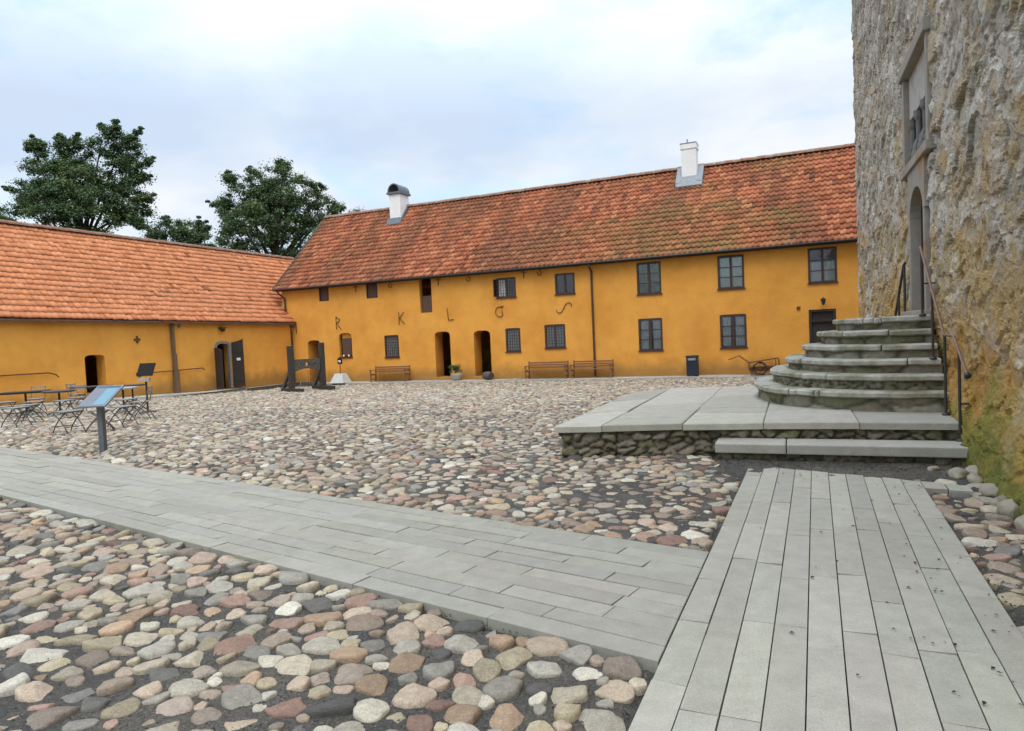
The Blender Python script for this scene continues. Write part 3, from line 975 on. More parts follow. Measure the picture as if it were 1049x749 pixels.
def glazed_window(parent, x0, x1, z0, z1, cols, rows, y=.03, fw=.075, mull=.10, bar=.032, curtain=None, frame_mat=None, glass='glass', lead=False, open_leaf=None, cmat='curtain'):
    """casement: outer frame and mullion, glazing bars, panes behind, sill below"""
    fm = frame_mat or M['frame']
    mb = MB()
    d0, d1 = y - .05, y + .05
    mb.span(x0 - .012, x0 + fw, d0, d1, z0, z1); mb.span(x1 - fw, x1 + .012, d0, d1, z0, z1)
    mb.span(x0 + fw, x1 - fw, d0, d1, z1 - fw, z1 + .012); mb.span(x0 + fw, x1 - fw, d0, d1, z0, z0 + fw)
    w = (x1 - x0 - 2 * fw)
    if cols == 2:
        xm = (x0 + x1) / 2
        mb.span(xm - mull / 2, xm + mull / 2, d0 + .012, d1 - .01, z0 + fw, z1 - fw)
        spans = [(x0 + fw, xm - mull / 2), (xm + mull / 2, x1 - fw)]
    else:
        spans = [(x0 + fw, x1 - fw)]
    if rows > 1 and not lead:
        for (a, b) in spans:
            for k in range(1, rows):
                zz = z0 + fw + (z1 - z0 - 2 * fw) * k / rows
                mb.span(a, b, d0 + .028, d1 - .028, zz - bar / 2, zz + bar / 2)
    if lead:
        for (a, b) in spans:
            nxl = max(3, int((b - a) / .12)); nzl = max(4, int((z1 - z0 - 2 * fw) / .14))
            for k in range(1, nxl):
                xx = a + (b - a) * k / nxl; mb.span(xx - .007, xx + .007, d0 + .033, d1 - .033, z0 + fw, z1 - fw)
            for k in range(1, nzl):
                zz = z0 + fw + (z1 - z0 - 2 * fw) * k / nzl; mb.span(a, b, d0 + .036, d1 - .036, zz - .007, zz + .007)
    o = mb.build('window', fm, parent)
    for i, (a, b) in enumerate(spans):
        if open_leaf == i: continue
        g = MB().span(a + .002, b - .002, y + .004, y + .010, z0 + fw + .002, z1 - fw - .002)
        g.build('pane', M[glass], o)
    s = MB().span(x0 - .05, x1 + .05, y - .09, y - .051, z0 - .045, z0 + .012)
    s.build('sill', fm, o)
    if curtain:
        for (f0, f1, zf0, zf1) in curtain:
            c = MB()
            xa, xb = x0 + (x1 - x0) * f0, x0 + (x1 - x0) * f1
            za, zb = z0 + (z1 - z0) * zf0, z0 + (z1 - z0) * zf1
            n = max(6, int((xb - xa) / .035))
            A, B = [], []
            for k in range(n + 1):
                xx = xa + (xb - xa) * k / n; yy = y + .075 + .015 * math.sin(k * 1.9)
                A.append(c.bm.verts.new((xx, yy, za))); B.append(c.bm.verts.new((xx, yy, zb)))
            for k in range(n): c.bm.faces.new((A[k], A[k + 1], B[k + 1], B[k]))
            ob = c.build('curtain', M[cmat], o)
            sm = ob.modifiers.new('solid', 'SOLIDIFY'); sm.thickness = .004
    return o


def iron_letter(parent, strokes, x, z, w, h, r=.018):
    """wall tie forged as a letter; strokes in a unit box"""
    mb = MB()
    for st in strokes:
        mb.tube([(x + (p[0] - .5) * w, -.035, z + (p[1] - .5) * h) for p in st], r, 6)
    mb.tube([(x, -.035, z), (x, .05, z)], .015, 6)
    return mb.build('iron_letter', M['rust'], parent, smooth=True)


def curve_pts(f, n=14): return [f(i / (n - 1)) for i in range(n)]


def build_main():
    root = empty('long_house', 'long two-storey ochre house with mottled red tiled roof and iron letters on its front', 'house', P1, R_(-A_MAIN))
    X0, X1, Z0, ZE = -28.5, 8.0, -1.3, 5.12
    D = 8.0
    arched = [(-26.8, -25.92, -.62, 1.89, .22), (-18.3, -17.37, -.40, 2.02, .25), (-15.97, -15.02, -.39, 1.97, .25)]
    holes = [(arch_loop(*a), .85) for a in arched]
    rects = [(-25.77, -25.10, 4.11, 4.92), (-22.5, -21.77, 4.07, 4.86), (-14.52, -13.48, 3.58, 4.57), (-11.35, -10.36, 3.55, 4.55),
             (-7.28, -6.18, 3.27, 4.74), (-3.63, -2.53, 3.27, 4.74), (.08, 1.17, 3.27, 4.74), (-21.46, -20.58, .74, 1.95), (-14.13, -13.35, .82, 2.0),
             (-12.0, -10.95, .93, 2.08), (-7.29, -6.20, .64, 2.13), (-3.6, -2.5, .64, 2.12), (.07, 1.08, -.62, 2.13)]
    holes += [(rect_loop(*r), .22) for r in rects]
    holes += [(arch_loop(-19.09, -18.36, 3.07, 4.89, .10), .30), (arch_loop(-24.55, -23.68, .86, 2.22, .28), .20)]
    bm = MB()
    wall_panel(bm.bm, rect_loop(X0, X1, Z0, ZE), holes, 0, .25)
    # gables and back
    for x in (X0, X1):
        bm.bm.faces.new([bm.bm.verts.new(q) for q in ((x, 0, Z0), (x, D, Z0), (x, D, ZE), (x, D / 2, 9.55), (x, 0, ZE))])
    bm.quad((X0, D, Z0), (X1, D, Z0), (X1, D, ZE), (X0, D, ZE))
    bmesh.ops.remove_doubles(bm.bm, verts=bm.bm.verts, dist=.0005)
    bm.build('wall', M['plaster'], root)
    MB().span(X0 + .1, X1 - .1, .9, D - .1, -.72, -.6).build('floor', M['soil'], root)
    # roof
    ez = 4.99
    roof = MB()
    roof.quad((-28.82, -.34, ez - .12), (8.3, -.34, ez - .12), (8.3, 4, 9.57), (-28.05, 4, 9.57))
    roof.quad((-28.82, 8.36, ez - .06), (8.3, 8.36, ez - .06), (8.3, 4, 9.66), (-28.05, 4, 9.66))
    roof = roof.build('roof', M['tile_plain'], root)
    tiles('tile_courses', roof, (-28.82, -.36, ez), (8.3, -.36, ez), (-28.05, 4.0, 9.70), (8.3, 4.0, 9.70), main_tile_colour, seed=4)
    ridge_tiles('ridge_tiles', roof, (-28.1, 4.0, 9.68), (8.3, 4.0, 9.68), .17)
    v = MB(); v.bar((-28.86, -.34, ez - .02), (-28.09, 3.98, 9.70), .07, .12); v.build('verge_board', M['old_wood'], roof)
    # eaves board and gutter
    MB().span(-28.7, 8.2, -.33, .0, ez - .14, ez - .10).build('eaves_board', M['dark_wood'], roof)
    g = MB(); g.tube([(-28.78, -.40, ez - .075), (8.25, -.40, ez - .075)], .055, 10); g.build('gutter', M['gutter'], root, smooth=True)
    # downpipes
    p = MB(); p.tube([(-9.48, -.40, ez - .1), (-9.48, -.34, ez - .28), (-9.48, -.07, ez - .45), (-9.48, -.07, -.5)], .05, 10)
    for z in (4.2, 2.9, 1.6, .3): p.lathe([(.062, -.03), (.062, .03)], 10, (-9.48, -.07, z))
    p.build('downpipe', M['pipe'], root)
    p = MB(); p.tube([(-28.55, -.40, ez - .1), (-28.45, -.3, ez - .3), (-28.25, -.1, ez - .55), (-28.2, -.08, 3.15), (-27.95, -.1, 2.85), (-27.88, -.1, 2.3), (-27.85, -.1, -.45)], .05, 10)
    p.lathe([(.05, -.14), (.13, .06), (.13, .16)], 12, (-27.95, -.12, 2.86))
    p.build('downpipe', M['pipe'], root)
    MB().bar((-28.6, -.05, 4.0), (-27.86, -.10, 2.97), .10, .16).build('flashing', M['zinc'], root)
    # iron ties and letters
    L = {}
    bowl = curve_pts(lambda t: (.12 + .62 * math.sin(math.pi * t), .98 - .45 * t), 10)
    Rk = [[(.15, 0), (.12, 1)], bowl, [(.2, .52), (.85, .0)], [(.05, 1.0), (.3, 1.02)]]
    Kk = [[(.25, 0), (.25, 1)], [(.9, .98), (.3, .5)], [(.3, .52), (.95, .02)]]
    Lk = [[(.2, 1), (.25, .55), (.3, .03)], [(.3, .03), (.95, .08)]]
    Gk = [curve_pts(lambda t: (.5 + .42 * math.cos(R_(50 + 265 * t)), .5 + .46 * math.sin(R_(50 + 265 * t))), 16), [(.8, .15), (.72, .62)], [(.3, .93), (.95, 1.0)]]
    Sk = [curve_pts(lambda t: ((.02 + .46 * t / .5 if t < .5 else .48 + .46 * (t - .5) / .5), (.5 - .5 * math.sin(math.pi * t / .5 * 1.0) * (1.0) if t < .5 else .5 + .5 * math.sin(math.pi * (t - .5) / .5))), 22)]
    # a long sloping S, hooked at both ends
    Sk = [[(.0, .35), (.02, .16), (.14, .03), (.30, .06), (.40, .25), (.50, .52), (.58, .78), (.70, .96), (.86, .97), (.98, .82), (1.0, .6)]]
    iron_letter(root, Rk, -24.51, 2.80, .42, .68)
    iron_letter(root, Kk, -20.33, 2.86, .50, .66)
    iron_letter(root, Lk, -17.30, 2.91, .48, .66)
    iron_letter(root, Gk, -14.41, 2.88, .55, .55)
    iron_letter(root, Sk, -10.94, 2.88, .80, .50)
    for u in (-16.1, -12.15, -20.9):
        k = MB(); k.tube([(u, .02, ez - .18), (u, -.05, ez - .2)] + [(u + .11 * math.sin(a), -.06, ez - .32 + .11 * math.cos(a)) for a in np.linspace(0, 5.4, 12)], .018, 6)
        k.build('iron_hook', M['rust'], root)
    for u in (-13.0, -17.9, -23.2):
        k = MB(); k.bar((u, -.03, ez - .12), (u, -.03, ez - .52), .03, .03); k.bar((u - .17, -.03, ez - .24), (u + .17, -.03, ez - .24), .03, .03); k.build('wall_anchor', M['rust'], root)
    k = MB(); k.bar((-27.55, -.04, 3.0), (-27.55, -.04, 2.35), .035, .035); k.bar((-27.9, -.04, 2.72), (-27.55, -.04, 2.72), .03, .03); k.build('wall_anchor', M['rust'], root)
    # --- windows
    for (x0, x1, z0, z1) in (rects[0], rects[1]):
        s = MB().span(x0 + .05, x1 - .05, .05, .09, z0 + .05, z1 - .05)
        for k in range(1, 4): s.span(x0 + .05 + (x1 - x0 - .1) * k / 4 - .004, x0 + .05 + (x1 - x0 - .1) * k / 4 + .004, .046, .05, z0 + .05, z1 - .05)
        s = s.build('shutter', M['shutter'], root)
        f = MB(); f.span(x0, x0 + .06, -.015, .11, z0, z1); f.span(x1 - .06, x1, -.015, .11, z0, z1); f.span(x0 + .06, x1 - .06, -.015, .11, z1 - .06, z1); f.span(x0 + .06, x1 - .06, -.015, .11, z0, z0 + .06)
        f.build('frame', M['frame'], s)
    w = glazed_window(root, *rects[2], 2, 1, lead=True, curtain=[(.05, .40, .08, .95)], open_leaf=0)
    x0, x1, z0, z1 = rects[2]
    leaf = MB()                                  # left casement standing open towards the yard
    hinge = Vector((x0 + .03, -.02, 0)); dirv = Vector((-.08, -.30, 0))
    for (f0, f1) in ((0, .12), (.88, 1)): leaf.bar(hinge + dirv * f0 + Vector((0, 0, z0 + .07)), hinge + dirv * f0 + Vector((0, 0, z1 - .07)), .045, .045)
    for z in (z0 + .08, (z0 + z1) / 2, z1 - .08): leaf.bar(hinge + Vector((0, 0, z)), hinge + dirv + Vector((0, 0, z)), .03, .045)
    leaf.build('open_casement', M['frame'], w)
    gp = MB(); gp.bar(hinge + dirv * .1 + Vector((0, 0, (z0 + z1) / 2)), hinge + dirv * .9 + Vector((0, 0, (z0 + z1) / 2)), .006, z1 - z0 - .2); gp.build('casement_pane', M['glass'], w)
    glazed_window(root, *rects[3], 2, 1, curtain=[(.08, .92, .08, .92)], cmat='brown_blind')
    glazed_window(root, *rects[4], 2, 3, curtain=[(.06, .94, .05, .95)], cmat='brown_blind')
    glazed_window(root, *rects[5], 2, 3, curtain=[(.07, .46, .06, .93), (.54, .93, .06, .93)])  # curtains drawn nearly full, their white imitating bright reflections in the panes
    glazed_window(root, *rects[6], 2, 3, curtain=[(.06, .94, .05, .60)])
    glazed_window(root, *rects[7], 1, 1, lead=True, glass='lead_glass')
    glazed_window(root, *rects[8], 1, 1, lead=True, glass='lead_glass')
    glazed_window(root, *rects[9], 2, 1, lead=True, glass='lead_glass')
    glazed_window(root, *rects[10], 2, 3, curtain=[(.07, .40, .05, .95), (.60, .94, .05, .95)])
    glazed_window(root, *rects[11], 2, 3, curtain=[(.07, .40, .06, .93), (.58, .93, .06, .93)])  # curtain white added here also stands in for reflection on the glass
    # arched niche with a hatch
    n = MB().span(-24.42, -23.80, .10, .15, .92, 1.92)
    for k in range(1, 4): n.span(-24.42 + .155 * k - .004, -24.42 + .155 * k + .004, .096, .10, .92, 1.92)
    n = n.build('hatch', M['shutter'], root)
    MB().span(-24.62, -23.66, -.06, .20, .79, .858).build('sill', M['frame'], n)
    for x in (-24.3, -23.95): MB().lathe([(.03, 0), (.06, .05), (.02, .12)], 8, (x, .02, .86)).build('ornament', M['white'], n)
    kk = MB().span(-24.45, -23.77, .16, .2, 1.9, 2.3); kk.build('niche_back', M['plaster'], root)
    # loft opening with a half door
    h = MB().span(-19.04, -18.41, .14, .19, 3.09, 3.98); h.build('half_door', M['shutter'], root)
    # door steps and the doors that stand inside the passages
    for (x0, x1) in ((-18.4, -17.2), (-16.1, -14.9)):
        MB().span(x0, x1, -.16, .8, -.75, -.41).build('door_step', M['plaster'], root, bevel=.015)
    # plank door at the right end
    d = MB()
    d.span(.15, 1.0, .10, .15, -.6, 1.62)
    for k in range(1, 6): d.span(.15 + .1417 * k - .005, .15 + .1417 * k + .005, .094, .10, -.6, 1.62)
    d = d.build('door', M['dark_wood'], root)
    f = MB(); f.span(.05, .15, -.02, .16, -.62, 2.15); f.span(1.0, 1.1, -.02, .16, -.62, 2.15); f.span(.15, 1.0, -.02, .16, 2.05, 2.15); f.span(.15, 1.0, .0, .16, 1.62, 1.72)
    f.build('door_frame', M['dark'], d)
    MB().span(.15, 1.0, .09, .13, 1.72, 2.05).build('transom_panel', M['dark_wood'], d)
    MB().tube([(.92, .08, .40), (.92, .03, .42), (.80, .03, .42)], .014, 6).build('handle', M['black_metal'], d)
    # lamp over the door
    l = MB(); l.tube([(.62, 0, 2.60), (.62, -.22, 2.64)], .02, 6); l.lathe([(.06, -.14), (.10, .04), (.13, .05), (.02, .12)], 8, (.62, -.24, 2.5)); l.lathe([(.03, -.18), (.06, -.14)], 8, (.62, -.24, 2.5))
    l.build('wall_lamp', M['black_metal'], root)
    b = MB().span(-.42, -.28, -.05, .02, 2.18, 2.32); b.build('junction_box', M['rust'], root, bevel=.01)
    # --- chimneys
    c = MB().span(-22.72, -21.97, 3.1, 4.1, 8.3, 10.35); c = c.build('chimney', M['white'], roof, bevel=.02)
    return root, roof


def chimney_caps(root, roof):
    # vaulted black cap of the left chimney, lead skirts, right chimney (one level up, so that nothing nests too deep)
    for ch in [o for o in roof.children if o.name.startswith('chimney')]:
        ch.parent = root
    x0, x1, y0, y1 = -22.72, -21.97, 3.1, 4.1
    ch1 = [o for o in root.children if o.name.startswith('chimney')][0]
    cap = MB()
    cap.span(x0 - .1, x1 + .1, y0 - .1, y1 + .1, 10.35, 10.47)
    cx = (x0 + x1) / 2
    N = 12
    pr = [(math.cos(math.pi * k / N), math.sin(math.pi * k / N)) for k in range(N + 1)]
    def ringc(y, rw, rh): return [cap.bm.verts.new((cx + p[0] * rw, y, 10.471 + p[1] * rh)) for p in pr]
    A, B = ringc(y0 - .06, .43, .50), ringc(y1 + .06, .43, .50)
    A2, B2 = ringc(y0 - .06, .36, .43), ringc(y1 + .06, .36, .43)
    for k in range(N):
        for (p, q) in ((A, B), (A2, B2), (A, A2), (B, B2)):
            cap.bm.faces.new((p[k], p[k + 1], q[k + 1], q[k]))
    cap.build('chimney_cap', M['lead'], ch1)
    # skirt: front apron and stepped sides
    sk = MB()
    def ry(y): return 4.99 + (y + .36) * (9.70 - 4.99) / 4.36
    sk.hull8([(x0 - .12, 2.86, ry(2.86) + .03), (x1 + .12, 2.86, ry(2.86) + .03), (x1 + .12, 3.04, ry(3.04) + .05), (x0 - .12, 3.04, ry(3.04) + .05),
              (x0 - .12, 2.84, ry(2.86) + .09), (x1 + .12, 2.84, ry(2.86) + .09), (x1 + .12, 3.04, ry(3.04) + .28), (x0 - .12, 3.04, ry(3.04) + .28)])
    for s in (x0 - .06, x1 + .06):
        sk.hull8([(s - .05, 2.9, ry(2.9)), (s + .05, 2.9, ry(2.9)), (s + .05, 3.95, ry(3.95)), (s - .05, 3.95, ry(3.95)),
                  (s - .05, 2.9, ry(2.9) + .14), (s + .05, 2.9, ry(2.9) + .14), (s + .05, 3.95, ry(3.95) + .2), (s - .05, 3.95, ry(3.95) + .2)])
    sk.build('flashing', M['lead'], ch1)
    x0, x1, y0, y1 = -5.58, -4.86, 3.2, 3.95
    c = MB().span(x0, x1, y0, y1, 8.4, 10.72); c.span(x0 - .035, x1 + .035, y0 - .035, y1 + .035, 10.48, 10.72)
    ch2 = c.build('chimney', M['white'], root, bevel=.012)
    t = MB(); t.span(x0 - .04, x1 + .04, y0 - .04, y1 + .04, 10.722, 10.78); t.span(x0 + .26, x0 + .32, y0 + .2, y0 + .26, 10.78, 11.0)
    t.build('chimney_cap', M['zinc'], ch2)
    sk = MB()
    sk.hull8([(x0 - .28, 2.92, ry(2.92) + .03), (x1 + .28, 2.92, ry(2.92) + .03), (x1 + .28, 3.19, ry(3.19) + .05), (x0 - .28, 3.19, ry(3.19) + .05),
              (x0 - .28, 2.90, ry(2.92) + .09), (x1 + .28, 2.90, ry(2.92) + .09), (x1 + .28, 3.19, ry(3.19) + .32), (x0 - .28, 3.19, ry(3.19) + .32)])
    for s in (x0 - .15, x1 + .15):
        sk.hull8([(s - .14, 3.0, ry(3.0)), (s + .14, 3.0, ry(3.0)), (s + .14, 3.95, ry(3.95)), (s - .14, 3.95, ry(3.95)),
                  (s - .14, 3.0, ry(3.0) + .22), (s + .14, 3.0, ry(3.0) + .22), (s + .14, 3.95, ry(3.95) + .2), (s - .14, 3.95, ry(3.95) + .2)])
    sk.build('flashing', M['zinc'], ch2)


main_root, main_roof = build_main()
chimney_caps(main_root, main_roof)


def build_wing():
    root = empty('side_wing', 'low single-storey ochre wing with even orange tiled roof and an arched double door', 'house', C_W, R_(90 - A_MAIN))
    X0, X1, Z0 = -31.0, -.01, -1.2
    def ez(t): return 3.02 - .0113 * t
    holes = [(arch_loop(-12.70, -11.80, .0, 1.62, .17), .55), (arch_loop(-5.80, -4.76, -.46, 2.03, .28), .5)]
    bm = MB()
    wall_panel(bm.bm, [(X0, Z0), (X1, Z0), (X1, ez(X1) + .12), (X0, ez(X0) + .12)], holes, 0, .4)
    for x in (X0, 5.0):
        bm.bm.faces.new([bm.bm.verts.new(q) for q in ((x, .7, Z0), (x, 8, Z0), (x, 8, ez(x)), (x, 4, 7.35), (x, .7, ez(x) + .7))])
    bm.quad((X0, 8, Z0), (5, 8, Z0), (5, 8, ez(5)), (X0, 8, ez(X0)))
    bmesh.ops.remove_doubles(bm.bm, verts=bm.bm.verts, dist=.0005)
    bm.build('wall', M['plaster_wing'], root)
    MB().span(X0 + .1, 4.5, .7, 7.8, -.75, -.5).build('floor', M['soil'], root)
    roof = MB()
    a, b = -31.4, 5.0
    roof.quad((a, -.30, ez(a) - .13), (b, -.30, ez(b) - .13), (b, 4, 7.36), (a, 4, 7.42))
    roof.quad((a, 8.32, ez(a) - .05), (b, 8.32, ez(b) - .05), (b, 4, 7.46), (a, 4, 7.52))
    roof = roof.build('roof', M['tile_plain'], root)
    # the front slope ends at the long house's corner; behind it the ridge runs on
    tiles('tile_courses', roof, (a, -.32, ez(a)), (.0, -.32, ez(0)), (a, 4.0, 7.56), (.0, 4.0, 7.50), wing_tile_colour, tw=.25, row=.33, A=.016, seed=9, step=.55)
    t2 = tiles('tile_courses', roof, (.0, .62, ez(0) + 4.48 * .94 / 4.32), (b, .62, ez(b) + 4.48 * .94 / 4.32), (.0, 4.0, 7.50), (b, 4.0, 7.50), wing_tile_colour, tw=.25, row=.33, A=.016, seed=10, step=.55)
    ridge_tiles('ridge_tiles', roof, (a, 4.0, 7.54), (b, 4.0, 7.48), .16)
    MB().hull8([(X0, -.26, ez(X0) - .17), (X1, -.26, ez(X1) - .17), (X1, -.0, ez(X1) - .17), (X0, -.0, ez(X0) - .17),
                (X0, -.28, ez(X0) - .075), (X1, -.28, ez(X1) - .075), (X1, -.0, ez(X1) - .075), (X0, -.0, ez(X0) - .075)]).build('eaves_board', M['grey_wood'], roof)
    # square wooden downpipe in three lengths, each wider than the one above
    p = MB(); p.span(-8.44, -8.30, -.17, -.03, 1.35, 2.95); p.span(-8.43, -8.26, -.19, -.03, .55, 1.5); p.span(-8.45, -8.21, -.22, -.03, -.45, .68)
    p.bar((-8.34, -.28, 2.95), (-8.34, -.05, 2.85), .13, .12)
    p.build('downpipe', M['timber_pipe'], root)
    MB().span(-7.94, -7.86, -.10, .0, 2.75, 2.9).build('junction_box', M['zinc'], root)
    # doorway with pale stone dressing and two plank leaves folded back
    fr = MB()
    lo = arch_loop(-5.80, -4.76, -.46, 2.03, .28, 12); li = arch_loop(-5.68, -4.90, -.46, 1.90, .22, 12)
    n = len(lo)
    A = [fr.bm.verts.new((q[0], -.03, q[1])) for q in lo]; B = [fr.bm.verts.new((q[0], -.03, q[1])) for q in li]
    A2 = [fr.bm.verts.new((q[0], .12, q[1])) for q in lo]; B2 = [fr.bm.verts.new((q[0], .12, q[1])) for q in li]
    for i in range(1, n):
        j = (i + 1) % n
        fr.bm.faces.new((A[i], A[j], B[j], B[i])); fr.bm.faces.new((B[i], B[j], B2[j], B2[i])); fr.bm.faces.new((A[i], A[j], A2[j], A2[i]))
    fr.build('door_frame', M['grey_wood'], root)
    def leaf(x, dirx, w, z0, z1, arch):
        m = MB(); poly = [(0, z0), (w, z0), (w, z1 - arch), (w * .5, z1 - arch * .35), (0, z1)]
        m.prism(poly, -.025, .025)
        for z in (z0 + .3, z1 - .55): m.span(.03, w - .03, -.045, -.025, z, z + .1)
        ob = m.build('door_leaf', M['dark'], root)
        ob.location = (x, -.05, 0); ob.rotation_euler = (0, 0, dirx)
        return ob
    leaf(-5.86, R_(-97), .55, -.40, 1.70, .12)
    l2 = leaf(-4.72, R_(-22), .60, -.40, 1.95, -.16)
    MB().box((.30, -.055, 1.05), (.20, .012, .14)).build('notice', M['panel_white'], l2)
    k = MB(); k.span(-5.5, -5.16, -.2, -.0, 2.68, 2.74); k.lathe([(.08, -.14), (.14, .0)], 10, (-5.33, -.14, 2.66)); k.build('wall_lamp', M['black_metal'], root)
    for z in (2.22, .67):
        c = MB(); c.box((-10.2, -.02, z), (.09, .04, .32)); c.box((-10.2, -.021, z), (.32, .04, .09)); c.box((-10.2, -.022, z), (.17, .05, .17), Matrix.Rotation(R_(45), 3, 'Y')); c.build('cross_anchor', M['rust'], root)
    # handrails fixed to the wall on both sides of the small arch
    for pts in ([(-20.5, -.12, 1.02), (-14.3, -.12, .98), (-14.02, -.12, .9), (-13.9, -.12, .78)], [(-9.9, -.12, .68), (-8.0, -.12, .70), (-6.75, -.12, .72), (-6.65, -.12, .62)]):
        h = MB(); h.tube(pts, .025, 8)
        for f in (.1, .5, .9):
            q = Vector(pts[0]).lerp(Vector(pts[1]), f); h.tube([q, q + Vector((0, .13, -.03))], .012, 6)
        h.build('handrail', M['rust'], root)
    # long grey threshold boards lying in front of the double door
    return root


wing_root = build_wing()


# ------------------------------------------------------------------ the castle
CT = 15.25            # far corner, along the wall
CW = -.20             # face of the wall


def castle_field(T, Z, seed=40):
    """relief of old rubble: broken field stones in lime mortar"""
    wx = (fbm(T * 2.3, Z * 2.3, seed, 4, .6) - .5) * .55; wz = (fbm(T * 2.3 + 9, Z * 2.3, seed + 5, 4, .6) - .5) * .45
    d1, d2, c1, c2, ox, oz = voronoi((T + wx) * 1.25 - .5 * (Z + wz), (Z + wz * .7 + .22 * T) * 3.2, seed, full=True)
    e1, e2, g1, g2, px, pz = voronoi((T + wx * 1.2) * 2.6 + .8 * Z, (Z + wz - .20 * T) * 8.0, seed + 60, full=True)
    edge = d2 - d1; edge2 = e2 - e1
    stone = np.clip(edge * 14, 0, 1); small = np.clip(edge2 * 11, 0, 1)
    h = (stone - 1) * .020 * (c2 > .25) + (c1 - .5) * .03 + ox * (c1 - .5) * .13 + oz * (c2 - .5) * .10
    h = h + (g1 - .5) * .016 + px * (g1 - .5) * .07 + pz * (g2 - .5) * .045 + (small - 1) * .010 * (g2 > .5)
    h = h + (fbm(T * 4.5 + Z * 2, Z * 12 + T * 2, seed + 9, 5, .62) - .5) * .034 + (fbm(T * .35, Z * .35, seed + 30, 2) - .5) * .12
    h = h - .045 * np.clip((fbm(T * 1.9 - Z * 1.6, Z * 4.5 + T * 2.2, seed + 14, 4, .6) - .60) * 14, 0, 1)
    h = h * .72
    return h, c1, c2, np.minimum(stone, .35 + .65 * small), g1


